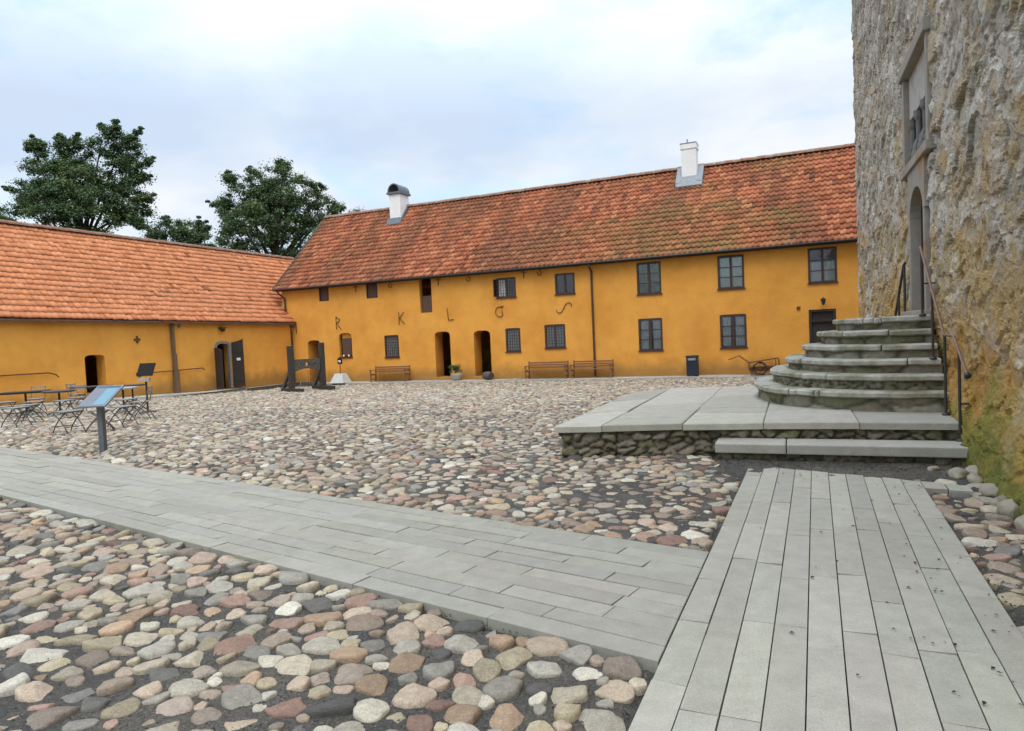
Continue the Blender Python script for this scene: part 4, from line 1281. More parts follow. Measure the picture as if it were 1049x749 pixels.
def build_castle():
    root = empty('stone_castle', 'tall grey rubble stone castle wall with lichen, a recessed portal and carved relief', 'castle', Q0, R_(90 - A_C))
    def grid(ts, zs, keep, name, mirror=None):
        T, Z = np.meshgrid(ts, zs)
        h, c1, c2, st, g1 = castle_field(T, Z)
        bat = .20 * np.clip(1 - Z / .95, 0, 1) ** 1.3
        bulge = .10 * fbm(T * 1.3, Z * 1.3, 77, 3) * np.clip(1.1 - Z, 0, 1)
        quoin = np.clip((T - (CT - .06)) / .06, 0, 1) * -.03
        W = CW + h + bat + bulge + quoin
        # keep the face clear of dressed stone around portal and relief
        dr = np.maximum(np.maximum(3.30 - T, T - 5.72), np.maximum(1.6 - Z, Z - 5.95))
        W = np.where(dr < .12, np.minimum(W, CW + .015 + .3 * np.clip(dr, 0, 1)), W)
        V = np.stack([T, W, Z], -1).reshape(-1, 3)
        ny, nx = T.shape
        i = (np.arange(ny - 1)[:, None] * nx + np.arange(nx - 1)[None]).ravel()
        F = np.stack([i, i + 1, i + nx + 1, i + nx], -1)
        tm = (T[:-1, :-1] + T[1:, 1:]).ravel() / 2; zm = (Z[:-1, :-1] + Z[1:, 1:]).ravel() / 2
        F = F[keep(tm, zm)]
        pal = np.array([(.45, .405, .335), (.40, .355, .285), (.50, .455, .38), (.34, .30, .245), (.53, .485, .415), (.43, .35, .25)])
        col = pal[np.minimum((c1 * 6).astype(int), 5)] * (.86 + .28 * g1[..., None])
        mort = np.array((.25, .215, .165))
        s = np.clip(st * 1.3, 0, 1)[..., None]
        col = mort * (1 - s) + col * s
        return V, F, col.reshape(-1, 3)
    def hole(t, z):
        door = (t > 3.72) & (t < 5.20) & (z > 1.45) & (z < 3.80)
        rel = (t > 3.36) & (t < 5.66) & (z > 3.92) & (z < 5.72)
        return ~(door | rel)
    parts = []
    near = np.concatenate([np.arange(-7, -1.6, .12), np.arange(-1.6, 2.2, .018), np.arange(2.2, CT - .2, .032), np.linspace(CT - .2, CT, 8)])
    zz = np.concatenate([np.arange(-.3, 4.3, .019), np.arange(4.3, 10.4, .034), np.arange(10.2, 16.05, .16)])
    V, F, C = grid(near, zz, hole, 'a')
    me = np_mesh('wall', V, F, tint=C, smooth=False)
    wall = link('wall', me, M['castle'], root)
    # end and back faces of the block
    ss = np.arange(0, 12.2, .1); zz2 = np.concatenate([np.arange(-.9, 12, .1), np.arange(12, 16.2, .2)])
    S, Z = np.meshgrid(ss, zz2)
    h, c1, c2, st, g1 = castle_field(S + 40, Z)
    fall = np.clip(S / .3, 0, 1)
    V = np.stack([CT + h * fall + .0 * S, CW - .03 - S, Z], -1).reshape(-1, 3)
    ny, nx = S.shape
    i = (np.arange(ny - 1)[:, None] * nx + np.arange(nx - 1)[None]).ravel()
    F = np.stack([i, i + 1, i + nx + 1, i + nx], -1)
    pal = np.array([(.45, .405, .335), (.40, .355, .285), (.50, .455, .38), (.34, .30, .245), (.53, .485, .415), (.43, .35, .25)])
    link('end_wall', np_mesh('end_wall', V, F, tint=(pal[np.minimum((c1 * 6).astype(int), 5)]).reshape(-1, 3), smooth=True), M['castle'], root)
    b = MB(); b.quad((-7, CW, -.3), (-7, -12.4, -.3), (-7, -12.4, 16), (-7, CW, 16)); b.quad((-7, -12.4, -.3), (CT, -12.4, -.3), (CT, -12.4, 16), (-7, -12.4, 16)); b.quad((-7, CW, 16.0), (CT, CW, 16.0), (CT, -12.4, 16.0), (-7, -12.4, 16.0))
    b.build('back_wall', M['ashlar'], root)
    # dressed portal
    F0 = CW + .03
    def jamb(name, t0, t1, z0, z1, y0=F0, y1=CW - .45, m='ashlar', bev=.012, parent=root):
        return MB().span(t0, t1, y1, y0, z0, z1).build(name, M[m], parent, bevel=bev)
    portal = jamb('portal', 3.76, 3.88, 1.50, 3.22)
    jamb('jamb', 5.08, 5.22, 1.50, 3.22, parent=portal)
    hd = MB(); ring = [(3.72, 3.222), (3.72, 3.96), (5.24, 3.96), (5.24, 3.222), (5.08, 3.222)]
    arc = [(4.48 + .60 * math.cos(a), 3.222 + .42 * math.sin(a)) for a in np.linspace(0, math.pi, 14)]
    hd.prism(ring[:4] + arc, CW - .45, F0); hd.build('arch_head', M['ashlar'], portal)
    jamb('threshold', 3.60, 5.34, 1.42, 1.715, F0 + .10, CW - .45, parent=portal)
    dz = MB().span(3.88, 5.08, CW - .44, CW - .13, 1.716, 3.66)
    for k in range(1, 8): dz.span(3.88 + .15 * k - .006, 3.88 + .15 * k + .006, CW - .13, CW - .122, 1.72, 3.6)
    dz.build('door', M['dark'], root)
    # framed relief above the portal
    rf = jamb('relief_frame', 3.36, 3.52, 3.97, 5.60)
    jamb('frame_jamb', 5.50, 5.68, 3.97, 5.60, parent=rf)
    MB().span(3.32, 5.72, CW - .45, F0 + .05, 5.602, 5.80).build('lintel', M['ashlar'], rf, bevel=.02)
    jamb('frame_sill', 3.30, 5.72, 3.962, 4.10, F0 + .04, parent=rf)
    MB().span(3.52, 5.50, CW - .44, CW - .055, 4.90, 5.60).build('blank_slab', M['relief'], rf, bevel=.01)
    cv = MB()
    MB().span(3.52, 5.50, CW - .44, CW - .14, 4.10, 4.899).build('relief_ground', M['slate'], rf)
    for k in range(4): cv.lathe([(.07, 0), (.045, .05), (.045, .62), (.075, .68), (.08, .78)], 10, (3.62 + k * .59, CW - .09, 4.11))
    rnd = random.Random(5)
    for k in range(3):                       # worn figures between the little columns
        c = 3.915 + k * .59
        cv.lathe([(.17, 0), (.19, .14), (.15, .32), (.09, .44), (.10, .50), (.075, .6), (.02, .64)], 12, (c, CW - .19, 4.11))
        cv.box((c + .08, CW - .08, 4.34), (.20, .14, .08), Matrix.Rotation(.5, 3, 'Y'))
    cv.build('carved_relief', M['relief_dark'], rf)
    MB().span(CT - .02, CT + .34, CW - .75, CW - .25, 10.35, 10.85).build('corbel', M['ashlar'], root, bevel=.03)
    # boulders of the footing that stand out under the wall
    for k in range(15):
        t = -3.3 + k * .37 + rnd.uniform(-.06, .06)
        if t > .35: continue
        bm = bmesh.new(); bmesh.ops.create_icosphere(bm, subdivisions=4, radius=1)
        r = rnd.uniform(.06, .125); q = [rnd.uniform(0, 50) for _ in range(3)]
        co = np.array([v.co[:] for v in bm.verts])
        g = np.ones(len(co))
        for a in range(9):                    # chop the boulder by flat breaks
            dr = np.array([rnd.gauss(0, 1) for _ in range(3)]); dr /= np.linalg.norm(dr)
            g = np.minimum(g, rnd.uniform(.72, .98) / np.maximum(co @ dr, .05))
        g *= 1 + .10 * (fbm(co[:, 0] * 3 + q[0], co[:, 1] * 3 + co[:, 2] * 2.1 + q[1], 3 + k, 4) - .5)
        for v, m_ in zip(bm.verts, g): v.co = Vector((v.co.x * m_ * r * 1.3, v.co.y * m_ * r * .8, v.co.z * m_ * r * .85))
        me = bpy.data.meshes.new('footing_stone'); bm.to_mesh(me); bm.free()
        for p in me.polygons: p.use_smooth = True
        o = link('footing_stone', me, M['iron_stone'], root, (t, .04 + rnd.uniform(-.03, .05), rnd.uniform(-.01, .05)))
        o.rotation_euler = (rnd.uniform(-.3, .3), rnd.uniform(-.3, .3), rnd.uniform(-.5, .5))
    return root


build_castle()


def rubble_sheet(name, path, z0, z1, parent, sx, sz, seed, amp=.03, step=.02, pal=None, mat_=None):
    """low rubble wall following a plan polyline (local coords), facing to the right of travel"""
    path = [np.array(p, float) for p in path]
    seg = [np.linalg.norm(b - a) for a, b in zip(path[:-1], path[1:])]
    tot = sum(seg); cum = np.concatenate([[0], np.cumsum(seg)])
    s = np.linspace(0, tot, max(8, int(tot / step))); z = np.linspace(z0, z1, max(4, int((z1 - z0) / step)))
    px = np.interp(s, cum, [p[0] for p in path]); py = np.interp(s, cum, [p[1] for p in path])
    tx = np.gradient(px); ty = np.gradient(py); ln = np.hypot(tx, ty); nxv, nyv = ty / ln, -tx / ln
    S, Z = np.meshgrid(s, z)
    wx = (fbm(S * 5, Z * 5, seed, 3) - .5) * .20
    d1, d2, c1, c2 = voronoi((S + wx) / sx, (Z + wx * .6) / sz, seed)
    st = np.clip((d2 - d1) * 4.0, 0, 1)
    h = (st - 1) * amp * 1.3 + (c2 - .5) * amp + (fbm(S * 14, Z * 14, seed + 3, 3) - .5) * amp * 1.1
    X = px[None] + nxv[None] * h; Y = py[None] + nyv[None] * h
    V = np.stack([X, Y, Z], -1).reshape(-1, 3)
    ny, nx = S.shape
    i = (np.arange(ny - 1)[:, None] * nx + np.arange(nx - 1)[None]).ravel()
    F = np.stack([i, i + 1, i + nx + 1, i + nx], -1)
    pal = pal if pal is not None else np.array([(.15, .125, .085), (.19, .165, .12), (.11, .095, .065), (.17, .16, .09), (.21, .175, .13), (.13, .12, .07)])
    col = pal[np.minimum((c1 * len(pal)).astype(int), len(pal) - 1)]
    s3 = np.clip(st * 1.3, 0, 1)[..., None]
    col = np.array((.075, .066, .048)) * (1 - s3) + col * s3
    return link(name, np_mesh(name, V, F, tint=col.reshape(-1, 3), smooth=True), mat_ or M['rubble'], parent)


def build_platform():
    root = empty('stone_platform', 'broad flagged stone platform on a low rubble base at the foot of the round steps', 'platform', Q0, R_(90 - A_C))
    zt, th = .40, .085
    ws = [4.57, 3.93, 2.58, 1.06, -.25]; fr = [.47, .62, .95, 1.08, 1.07]
    bws = [4.57, 3.74, 2.55, -.25]; bts = [5.4, 6.24, 6.5, 6.9]
    def front(w): return float(np.interp(-w, [-v for v in ws], fr))
    def back(w): return float(np.interp(-w, [-v for v in bws], bts))
    quads = []
    strips = [(4.57, 3.97, (.0, .30, .62, 1.0)), (3.97, 2.98, (.0, .13, .27, .45, .7, 1.0)), (2.98, 2.02, (.0, .20, .31, .62, 1.0)), (2.02, .95, (.0, .22, .5, 1.0)), (.95, -.25, (.0, .24, .6, 1.0))]
    rnd = random.Random(3)
    for (wa, wb, fs) in strips:
        f_prev0 = f_prev1 = 0.0
        for a, b in zip(fs[:-1], fs[1:]):
            j0, j1 = (0, 0) if b == 1.0 else (rnd.uniform(-.02, .02), rnd.uniform(-.02, .02))
            b0, b1 = b + j0, b + j1
            def P(w, f): return (front(w) + (back(w) - front(w)) * f, w)
            e = .004; g = .0022
            q = [P(wa - e, f_prev0 + g), P(wb + e, f_prev1 + g), P(wb + e, b1 - g), P(wa - e, b0 - g)]
            quads.append(q[::-1])
            f_prev0, f_prev1 = b0, b1
    quads = [q[::-1] for q in quads]
    slab_mesh('paving_slabs', quads, zt, th, M['slab_top'], bev=.012, col=(.325, .305, .252), cvar=.16, tilt=.004, ground=False, parent=root)
    ins = .06
    pth = [(back(4.5) - .1, 4.57 - ins), (.47 + ins, 4.57 - ins), (.62 + ins, 3.92), (.95 + ins, 2.58), (1.08 + ins, 1.06), (1.07 + ins, -.25)]
    rubble_sheet('base_wall', pth[::1], -.35, zt - th + .01, root, .20, .10, 5, amp=.045)
    pth2 = [(6.86, -.25), (6.44, 2.5), (6.18, 3.68), (5.36, 4.5)]
    rubble_sheet('base_wall', pth2, -.6, zt - th + .01, root, .20, .10, 6, amp=.04, step=.04)
    fill = MB(); fill.prism([(.70, 4.3), (1.2, 2.5), (1.3, -.2), (6.7, -.2), (6.3, 2.5), (6.0, 3.6), (5.3, 4.3)], -.6, zt - th - .004, axis='z'); fill.build('fill', M['soil'], root)
    # the long low step in front: two slabs on small stones
    st = empty('long_step', 'low step of two long grey slabs in front of the stone platform', 'step', Q0, R_(90 - A_C))
    def slab(w0, w1):
        m = MB(); m.hull8([(.56, w0, .085), (1.04, w0, .085), (1.04, w1, .085), (.56, w1, .085), (.56, w0, .198), (1.04, w0, .198), (1.04, w1, .198), (.56, w1, .198)])
        return m.build('step_slab', M['slab_grey'], st, bevel=.014)
    slab(1.765, 2.56); slab(-.14, 1.755)
    rubble_sheet('step_base', [(.64, 2.5), (.64, -.12)], -.1, .086, st, .16, .07, 9, amp=.03)
    MB().span(.68, 1.0, -.12, 2.48, -.2, .08).build('step_fill', M['soil'], st)


M['slab_grey'] = speckle(mat('grey_step_slab', (.33, .31, .265), rough=.88, var=.16, scale=5, bump=.4, bscale=45, grain=.2, gscale=110), 30, .1)
build_platform()


def step_outline(k, grow=0.0, n=440):
    """half-round plan of tread k, flattened a little, as (t, w) from the near end to the far end"""
    r = 2.42 - .25 * k + grow
    pts = []
    for i in range(n + 1):
        a = math.pi * i / n
        c, s = math.cos(a), math.sin(a)
        e = 2 / 2.25
        pts.append((4.45 - math.copysign(abs(c) ** e, c) * (r + .02), -.16 + abs(s) ** e * (r + .02)))
    return pts


def build_steps():
    root = empty('round_steps', 'half-round flight of six worn stone steps against the castle wall', 'steps', Q0, R_(90 - A_C))
    zs = [.655, .862, 1.052, 1.245, 1.445, 1.635]
    prev = .40
    rng = np.random.default_rng(12)
    for k, z in enumerate(zs):
        th = .085
        out = step_outline(k); inn = step_outline(k + 1, -.14) if k < 5 else [(p[0] * .0 + 4.45, -.16) for p in out]
        # tread: rows of verts: bottom outer, nosing, top outer, top inner
        n = len(out)
        s = np.cumsum([0] + [math.dist(out[i], out[i - 1]) for i in range(1, n)])
        wob = (fbm(s * 2.2, s * 0 + k * 7.3, 50 + k, 4) - .5)
        wob2 = (fbm(s * 3.0, s * 0 + k * 3.1 + 50, 70 + k, 4) - .5)
        wob3 = (fbm(s * 9.0, s * 0 + k * 5.1 + 20, 90 + k, 3) - .5)
        joints = np.sort(rng.uniform(.3, s[-1] - .3, 6))
        nick = np.zeros(n)
        for j in joints: nick -= .022 * np.exp(-((s - j) / .025) ** 2)
        ctr = np.array([4.45, -.16])
        V = []
        O = np.array(out); I = np.array(inn)
        d = O - ctr; d /= np.linalg.norm(d, axis=1, keepdims=True)
        def ring(off, zz): return np.concatenate([O + d * off[:, None], zz[:, None]], 1)
        o = wob * .055 + nick
        cuts = [0.0] + list(np.sort(joints[:5])) + [s[-1]]
        Vs, Fs, base = [], [], 0
        for j0, j1 in zip(cuts[:-1], cuts[1:]):             # each tread is laid from several long blocks
            ix = np.where((s >= j0 + .003) & (s <= j1 - .003))[0]
            if len(ix) < 3: continue
            m = len(ix); dz = rng.normal(0, .004); dr = rng.normal(0, .010)
            Oi, di, Ii = O[ix], d[ix], I[ix]
            def ring(off, zz): return np.concatenate([Oi + di * (off[ix] + dr)[:, None], (np.asarray(zz) * np.ones(n))[ix][:, None] + dz], 1)
            rows = [ring(o - .09, z - th - .004), ring(o - .02 + wob3 * .03, z - th + wob2 * .03), ring(o + .004, z - th + .018 + wob2 * .02),
                    ring(o + .004 + wob3 * .016, z - .02 + wob2 * .014), ring(o - .02 + wob3 * .012, z - .002 + wob2 * .012), ring(o - .12, z + .002 + wob2 * .006),
                    np.concatenate([Ii, np.full((m, 1), z + .004 + dz)], 1)]
            nr = len(rows)
            i = (np.arange(nr - 1)[:, None] * m + np.arange(m - 1)[None]).ravel()
            Vs.append(np.concatenate(rows)); Fs.append(np.stack([i, i + 1, i + m + 1, i + m], -1) + base)
            ends = []
            for e in (0, m - 1):                             # close the ends down to the bed
                q = np.array([r * m + e for r in range(nr)]) + base
                low = base + nr * m + len(ends)
                ends.append(np.array([*Vs[-1][(nr - 1) * m + e][:2], z - th - .004]))
                Fs.append(np.array([[q[0], q[r], q[r + 1], q[r + 1]] for r in range(1, 0, -1)])[:0].reshape(0, 4))
                Fs.append(np.array([[q[0], q[1], q[2], q[3]], [q[0], q[3], q[4], q[5]], [q[0], q[5], q[6], low]]))
            Vs.append(np.array(ends)); base += nr * m + 2
        st = link('step', np_mesh('step', np.concatenate(Vs), np.concatenate(Fs), smooth=False), M['step'], root)
        rr = [(p[0], p[1]) for p in step_outline(k, -.055)]
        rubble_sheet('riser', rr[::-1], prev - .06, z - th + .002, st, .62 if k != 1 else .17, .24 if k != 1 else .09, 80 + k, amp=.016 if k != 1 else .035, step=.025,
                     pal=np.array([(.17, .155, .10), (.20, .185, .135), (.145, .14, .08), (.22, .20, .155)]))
        prev = z
    core = MB(); core.prism(step_outline(5, -.25, 24), 1.0, 1.55, axis='z'); core.build('core', M['soil'], root)


build_steps()


def build_railings():
    w = -.05
    r = empty('stair_railing', 'iron stair railing with copper brown handrail beside the castle wall', 'railing', castle_pt(1.2, w, .2), R_(90 - A_C))
    o = Vector((1.2, w, .2))
    def P(t, z, dw=0): return Vector((t, w + dw, z)) - o
    MB().tube([P(3.34, 2.60), P(3.30, 2.575), P(1.83, 1.385), P(1.80, 1.375), P(1.28, 1.375), P(1.25, 1.36), P(.66, .985), P(.62, .97)], .017, 10).build('handrail', M['copper'], r, smooth=True)
    MB().lathe([(.02, -.03), (.034, -.02), (.034, .02), (.02, .03)], 10, P(.62, .965), Matrix.Rotation(R_(60), 3, 'Y')).build('end_cap', M['black_metal'], r)
    for (t, z0, z1) in ((3.27, 1.63, 2.55), (2.53, 1.05, 1.94), (1.77, .40, 1.37), (1.01, .196, 1.20)):
        m = MB(); m.tube([P(t, z0), P(t, z1)], .016, 8); m.lathe([(.045, 0), (.045, .012), (.025, .03)], 10, P(t, z0)); m.build('post', M['black_metal'], r)
    for (t, z) in ((3.0, 2.08), (1.01, .62)):
        MB().tube([P(t if t < 2 else 3.27, z), P(t if t < 2 else 3.27, z, -.16)], .013, 6).build('bracket', M['black_metal'], r)
    w = -.10
    r2 = empty('far_railing', 'short black iron railing on the far side of the top stone step', 'railing', castle_pt(5.25, w, 1.63), R_(90 - A_C))
    o = Vector((5.25, w, 1.63))
    MB().tube([P(5.15, 2.52), P(5.3, 2.5), P(6.25, 1.78), P(6.55, 1.55)], .021, 8).build('handrail', M['black_metal'], r2, smooth=True)
    MB().tube([P(5.25, 1.62), P(5.25, 2.51)], .02, 8).build('post', M['black_metal'], r2)
    MB().tube([P(5.95, 1.22), P(5.95, 2.0)], .02, 8).build('post', M['black_metal'], r2)


build_railings()

# loose stones at the foot of the castle wall
def field_stone(name, label, x, y, r, sx, sy, sz, rz, seed, m='iron_stone'):
    bm = bmesh.new(); bmesh.ops.create_icosphere(bm, subdivisions=3, radius=r)
    rnd = np.random.default_rng(seed)
    ph = rnd.uniform(0, 6.28, 12)
    for v in bm.verts:
        n = v.co.normalized()
        k = 1 + .10 * math.sin(3 * n.x + ph[0]) + .08 * math.sin(4 * n.y + ph[1]) + .06 * math.sin(5 * n.z + 3 * n.x + ph[2]) + .04 * math.sin(9 * n.x + ph[3]) * math.sin(8 * n.y + ph[4])
        v.co = Vector((v.co.x * sx * k, v.co.y * sy * k, max(v.co.z, -.4 * r) * sz * k))
    me = bpy.data.meshes.new(name); bm.to_mesh(me); bm.free()
    for p in me.polygons: p.use_smooth = True
    o = link(name, me, M[m])
    o.location = (x, y, float(gz(x, y)) + r * sz * .35); o.rotation_euler = (0, 0, rz)
    return tag(o, label, 'stone')


p = castle_pt(-.02, .17); field_stone('loose_stone', 'flat buff field stone lying at the castle corner of the long step', p[0], p[1], .115, 1.35, .8, .55, 1.0, 3)
p = castle_pt(.28, .34); field_stone('loose_stone', 'small rounded stone on the bare earth in front of the long step', p[0], p[1], .06, 1.2, .9, .6, .4, 4)
p = main_pt(-13.25, -.85); field_stone('flat_stone', 'low flat stone lying at the house wall beside the wooden keg', p[0], p[1], .28, 1.5, .9, .3, -.3, 6)


# ------------------------------------------------------------------ benches, pots and such along the facade
def build_bench(u0, u1, y, label):
    L = u1 - u0
    c = main_pt((u0 + u1) / 2, y); z = float(gz(c[0], c[1])) + .045
    r = empty('wooden_bench', label, 'bench', (c[0], c[1], z), R_(-A_MAIN), 'brown slatted benches along the house front')
    m = MB()
    for k in range(4): m.span(-L / 2 + .06, L / 2 - .06, -.24 + k * .115, -.14 + k * .115, .42, .445)
    m.build('seat', M['bench'], r, bevel=.006)
    m = MB()
    for k in range(3): m.bar((-L / 2 + .05, .235 + k * .022, .56 + k * .11), (L / 2 - .05, .235 + k * .022, .56 + k * .11), .025, .075)
    m.build('backrest', M['bench'], r, bevel=.005)
    for s in (-1, 1):
        x = s * (L / 2 - .03)
        MB().span(x - .03, x + .03, -.27, -.21, 0, .62).build('leg', M['bench'], r, bevel=.005)
        MB().bar((x, .22, 0), (x, .29, .86), .055, .06, up=(1, 0, 0)).build('leg', M['bench'], r, bevel=.005)
        m = MB(); m.span(x - .035, x + .035, -.30, .27, .62, .655); m.span(x - .025, x + .025, -.21, .22, .36, .42); m.span(x - .02, x + .02, -.21, .22, .12, .16)
        m.build('armrest', M['bench'], r, bevel=.005)
    return r


build_bench(-22.0, -19.75, -.55, 'brown slatted bench under the small dark window, left of both arched doorways')
build_bench(-12.85, -10.75, -.55, 'brown slatted bench under the two-light leaded window, left of the downpipe')
build_bench(-10.5, -8.5, -.55, 'brown slatted bench standing in front of the brown downpipe')


def leaf_cloud(name, centres, radii, n_per, size, cols, mat_, parent, seed, spread=(1, 1, 1), flat=.5):
    """many single leaves gathered on twigs around the given centres"""
    rng = np.random.default_rng(seed)
    C = np.repeat(np.array(centres, float), n_per, 0); Rr = np.repeat(np.array(radii, float), n_per)
    n = len(C)
    d = rng.normal(0, 1, (n, 3)); d /= np.linalg.norm(d, axis=1, keepdims=True)
    rad = np.minimum(np.abs(rng.normal(.45, .42, n)), rng.uniform(.9, 1.2, n))
    P = C + d * (Rr * rad)[:, None] * np.array(spread)
    s = size * rng.uniform(.6, 1.3, n)
    nrm = d * .8 + rng.normal(0, .55, (n, 3)) + np.array((0, 0, flat)); nrm /= np.linalg.norm(nrm, axis=1, keepdims=True)
    ax = np.cross(nrm, rng.normal(0, 1, (n, 3))); ax /= np.linalg.norm(ax, axis=1, keepdims=True)
    bx = np.cross(nrm, ax)
    l = s[:, None]; w = (s * rng.uniform(.45, .65, n))[:, None]
    fold = nrm * (s * .12)[:, None]
    V = np.stack([P - ax * l * .5, P + bx * w * .5 + fold, P + ax * l * .5, P - bx * w * .5 + fold], 1).reshape(-1, 3)
    F = np.arange(n * 4).reshape(-1, 4)
    cols = np.array(cols)
    cc = np.repeat(rng.choice(len(cols), len(centres)), n_per)
    mixc = rng.uniform(0, 1, n) < .35
    cc = np.where(mixc, rng.choice(len(cols), n), cc)
    tint = np.repeat(cols[cc] * rng.uniform(.75, 1.25, n)[:, None], 4, 0)
    return link(name, np_mesh(name, V, F, tint=tint), mat_, parent)


def facade_things():
    # pot with a bushy plant
    c = main_pt(-16.8, -.55); z = float(gz(c[0], c[1])) + .045
    r = empty('potted_plant', 'pale clay pot with a bushy green plant beside an arched doorway', 'potted plant', (c[0], c[1], z))
    MB().lathe([(.20, 0), (.27, .1), (.30, .28), (.31, .36), (.27, .37), (.26, .33)], 24).build('pot', M['terracotta'], r, smooth=True)
    MB().lathe([(.2, .30), (.262, .33)], 16).build('soil', M['soil'], r)
    rnd = np.random.default_rng(2)
    cs = [(rnd.normal(0, .14), rnd.normal(0, .14), .45 + rnd.uniform(0, .32)) for _ in range(30)]
    leaf_cloud('foliage', cs, [.12] * 30, 26, .075, [(.05, .10, .025), (.08, .14, .04), (.11, .16, .06), (.06, .09, .03)], M['leaf'], r, 3)
    # keg lying on its side
    c = main_pt(-14.95, -.62); z = float(gz(c[0], c[1])) + .045
    r = empty('wooden_keg', 'small dark wooden keg lying on its side before the right arched doorway', 'keg', (c[0], c[1], z), R_(-A_MAIN - 35))
    rot = Matrix.Rotation(R_(90), 3, 'Y')
    MB().lathe([(.17, -.33), (.20, -.2), (.215, 0), (.20, .2), (.17, .33)], 22, (0, 0, .215), rot).build('body', M['old_wood'], r, smooth=True)
    for x in (-.27, -.13, .13, .27):
        q = .215 - .04 * (abs(x) / .27) ** 1.2 + .004
        MB().lathe([(q, -.02), (q, .02)], 22, (x, 0, .215), rot).build('hoop', M['black_metal'], r)
    for s in (-1, 1): MB().lathe([(.155, -.006), (.155, .006)], 20, (s * .332, 0, .215), rot).build('head', M['black_wood'], r)
    # waste bin
    c = main_pt(-4.78, -.62); z = float(gz(c[0], c[1])) + .045
    r = empty('waste_bin', 'dark navy rectangular waste bin standing against the ochre house wall', 'bin', (c[0], c[1], z), R_(-A_MAIN))
    m = MB(); m.span(-.25, .25, -.2, .2, .03, .86); m.build('body', M['navy'], r, bevel=.02)
    m = MB(); m.span(-.27, .27, -.22, .22, .862, .93); m.build('lid', M['black_metal'], r, bevel=.02)
    MB().span(-.17, .17, -.222, -.205, .72, .82).build('opening', M['zinc'], r)
    for sx in (-1, 1):
        for sy in (-1, 1): MB().span(sx * .2 - .025, sx * .2 + .025, sy * .15 - .025, sy * .15 + .025, 0, .03).build('foot', M['black_metal'], r)
    # hand cart leaning at the wall: frame of bent tube, two spoked wheels, sheet tray
    c = main_pt(-1.95, -.75); z = float(gz(c[0], c[1])) + .045
    r = empty('hand_cart', 'old rusty two-wheeled hand cart parked at the wall left of the stone steps', 'cart', (c[0], c[1], z), R_(-A_MAIN))
    f = MB()
    for y in (-.28, .28):
        f.tube([(-1.25, y * .7, .70), (-.82, y * .8, .86), (-.42, y, .55), (.72, y, .72), (.78, y, .66), (.80, y, .35), (.5, y, .22), (-.36, y, .20), (-.42, y, .27), (-.42, y, .55)], .017, 8)
        f.tube([(0, y, .27), (0, y, .21)], .02, 6); f.tube([(.66, y, .70), (.66, y, .28)], .012, 6)
    for (x, z1) in ((-1.25, .70), (.78, .66), (.80, .35), (-.42, .55), (-.36, .20)):
        f.tube([(x, -.28 if x > -1 else -.2, z1), (x, .28 if x > -1 else .2, z1)], .014, 6)
    f.tube([(-.30, -.26, .0), (-.36, -.27, .21)], .016, 6); f.tube([(-.30, .26, .0), (-.36, .27, .21)], .016, 6)
    f.build('frame', M['rust'], r, smooth=True)
    m = MB(); m.hull8([(-.36, -.25, .205), (.5, -.25, .225), (.5, .25, .225), (-.36, .25, .205), (-.42, -.27, .36), (.7, -.27, .40), (.7, .27, .40), (-.42, .27, .36)]); m.build('tray', M['rust'], r)
    for y in (-.36, .36):
        w = MB(); w.tube([(.02 + .27 * math.cos(a), y, .28 + .27 * math.sin(a)) for a in np.linspace(0, 2 * math.pi, 29)[:-1]], .022, 8, closed=True)
        w = w.build('wheel', M['black_metal'], r, smooth=True)
        sp = MB()
        for k in range(8): sp.tube([(.02, y, .28), (.02 + .265 * math.cos(k * math.pi / 4), y, .28 + .265 * math.sin(k * math.pi / 4))], .008, 5)
        sp.lathe([(.04, -.05), (.04, .05)], 10, (.02, y, .28), Matrix.Rotation(R_(90), 3, 'X')); sp.build('spokes', M['rust'], w)
    MB().tube([(.02, -.40, .28), (.02, .40, .28)], .014, 6).build('axle', M['black_metal'], r)
    mg = MB()                                                     # mudguard arched over the wheel
    for y in (-.36,):
        A = [mg.bm.verts.new((.02 + .33 * math.cos(a), y - .04, .28 + .33 * math.sin(a))) for a in np.linspace(.1, 3.0, 14)]
        B = [mg.bm.verts.new((.02 + .33 * math.cos(a), y + .06, .28 + .33 * math.sin(a))) for a in np.linspace(.1, 3.0, 14)]
        for k in range(13): mg.bm.faces.new((A[k], A[k + 1], B[k + 1], B[k]))
    o = mg.build('mudguard', M['rust'], r); sm = o.modifiers.new('s', 'SOLIDIFY'); sm.thickness = .006
    # small notice on a pole in a whitewashed foot
    c = main_pt(-23.85, -.95); z = float(gz(c[0], c[1])) + .045
    r = empty('footed_sign', 'small dark notice on a thin pole in a white tapered foot', 'sign', (c[0], c[1], z), R_(-A_MAIN))
    m = MB(); m.hull8([(-.46, -.42, 0), (.46, -.42, 0), (.46, .42, 0), (-.46, .42, 0), (-.25, -.22, .52), (.25, -.22, .52), (.25, .22, .52), (-.25, .22, .52)]); m.build('foot', M['concrete'], r, bevel=.03)
    MB().tube([(0, 0, .5), (0, 0, 1.14)], .022, 8).build('pole', M['rust'], r)
    b = MB().span(-.14, .14, -.03, .03, 1.05, 1.36).build('board', M['board_black'], r, bevel=.006)
    MB().prism([(-.09, 1.20), (.0, 1.13), (.09, 1.16), (.09, 1.26), (-.09, 1.26)], -.036, -.031).build('white_mark', M['panel_white'], b)


facade_things()


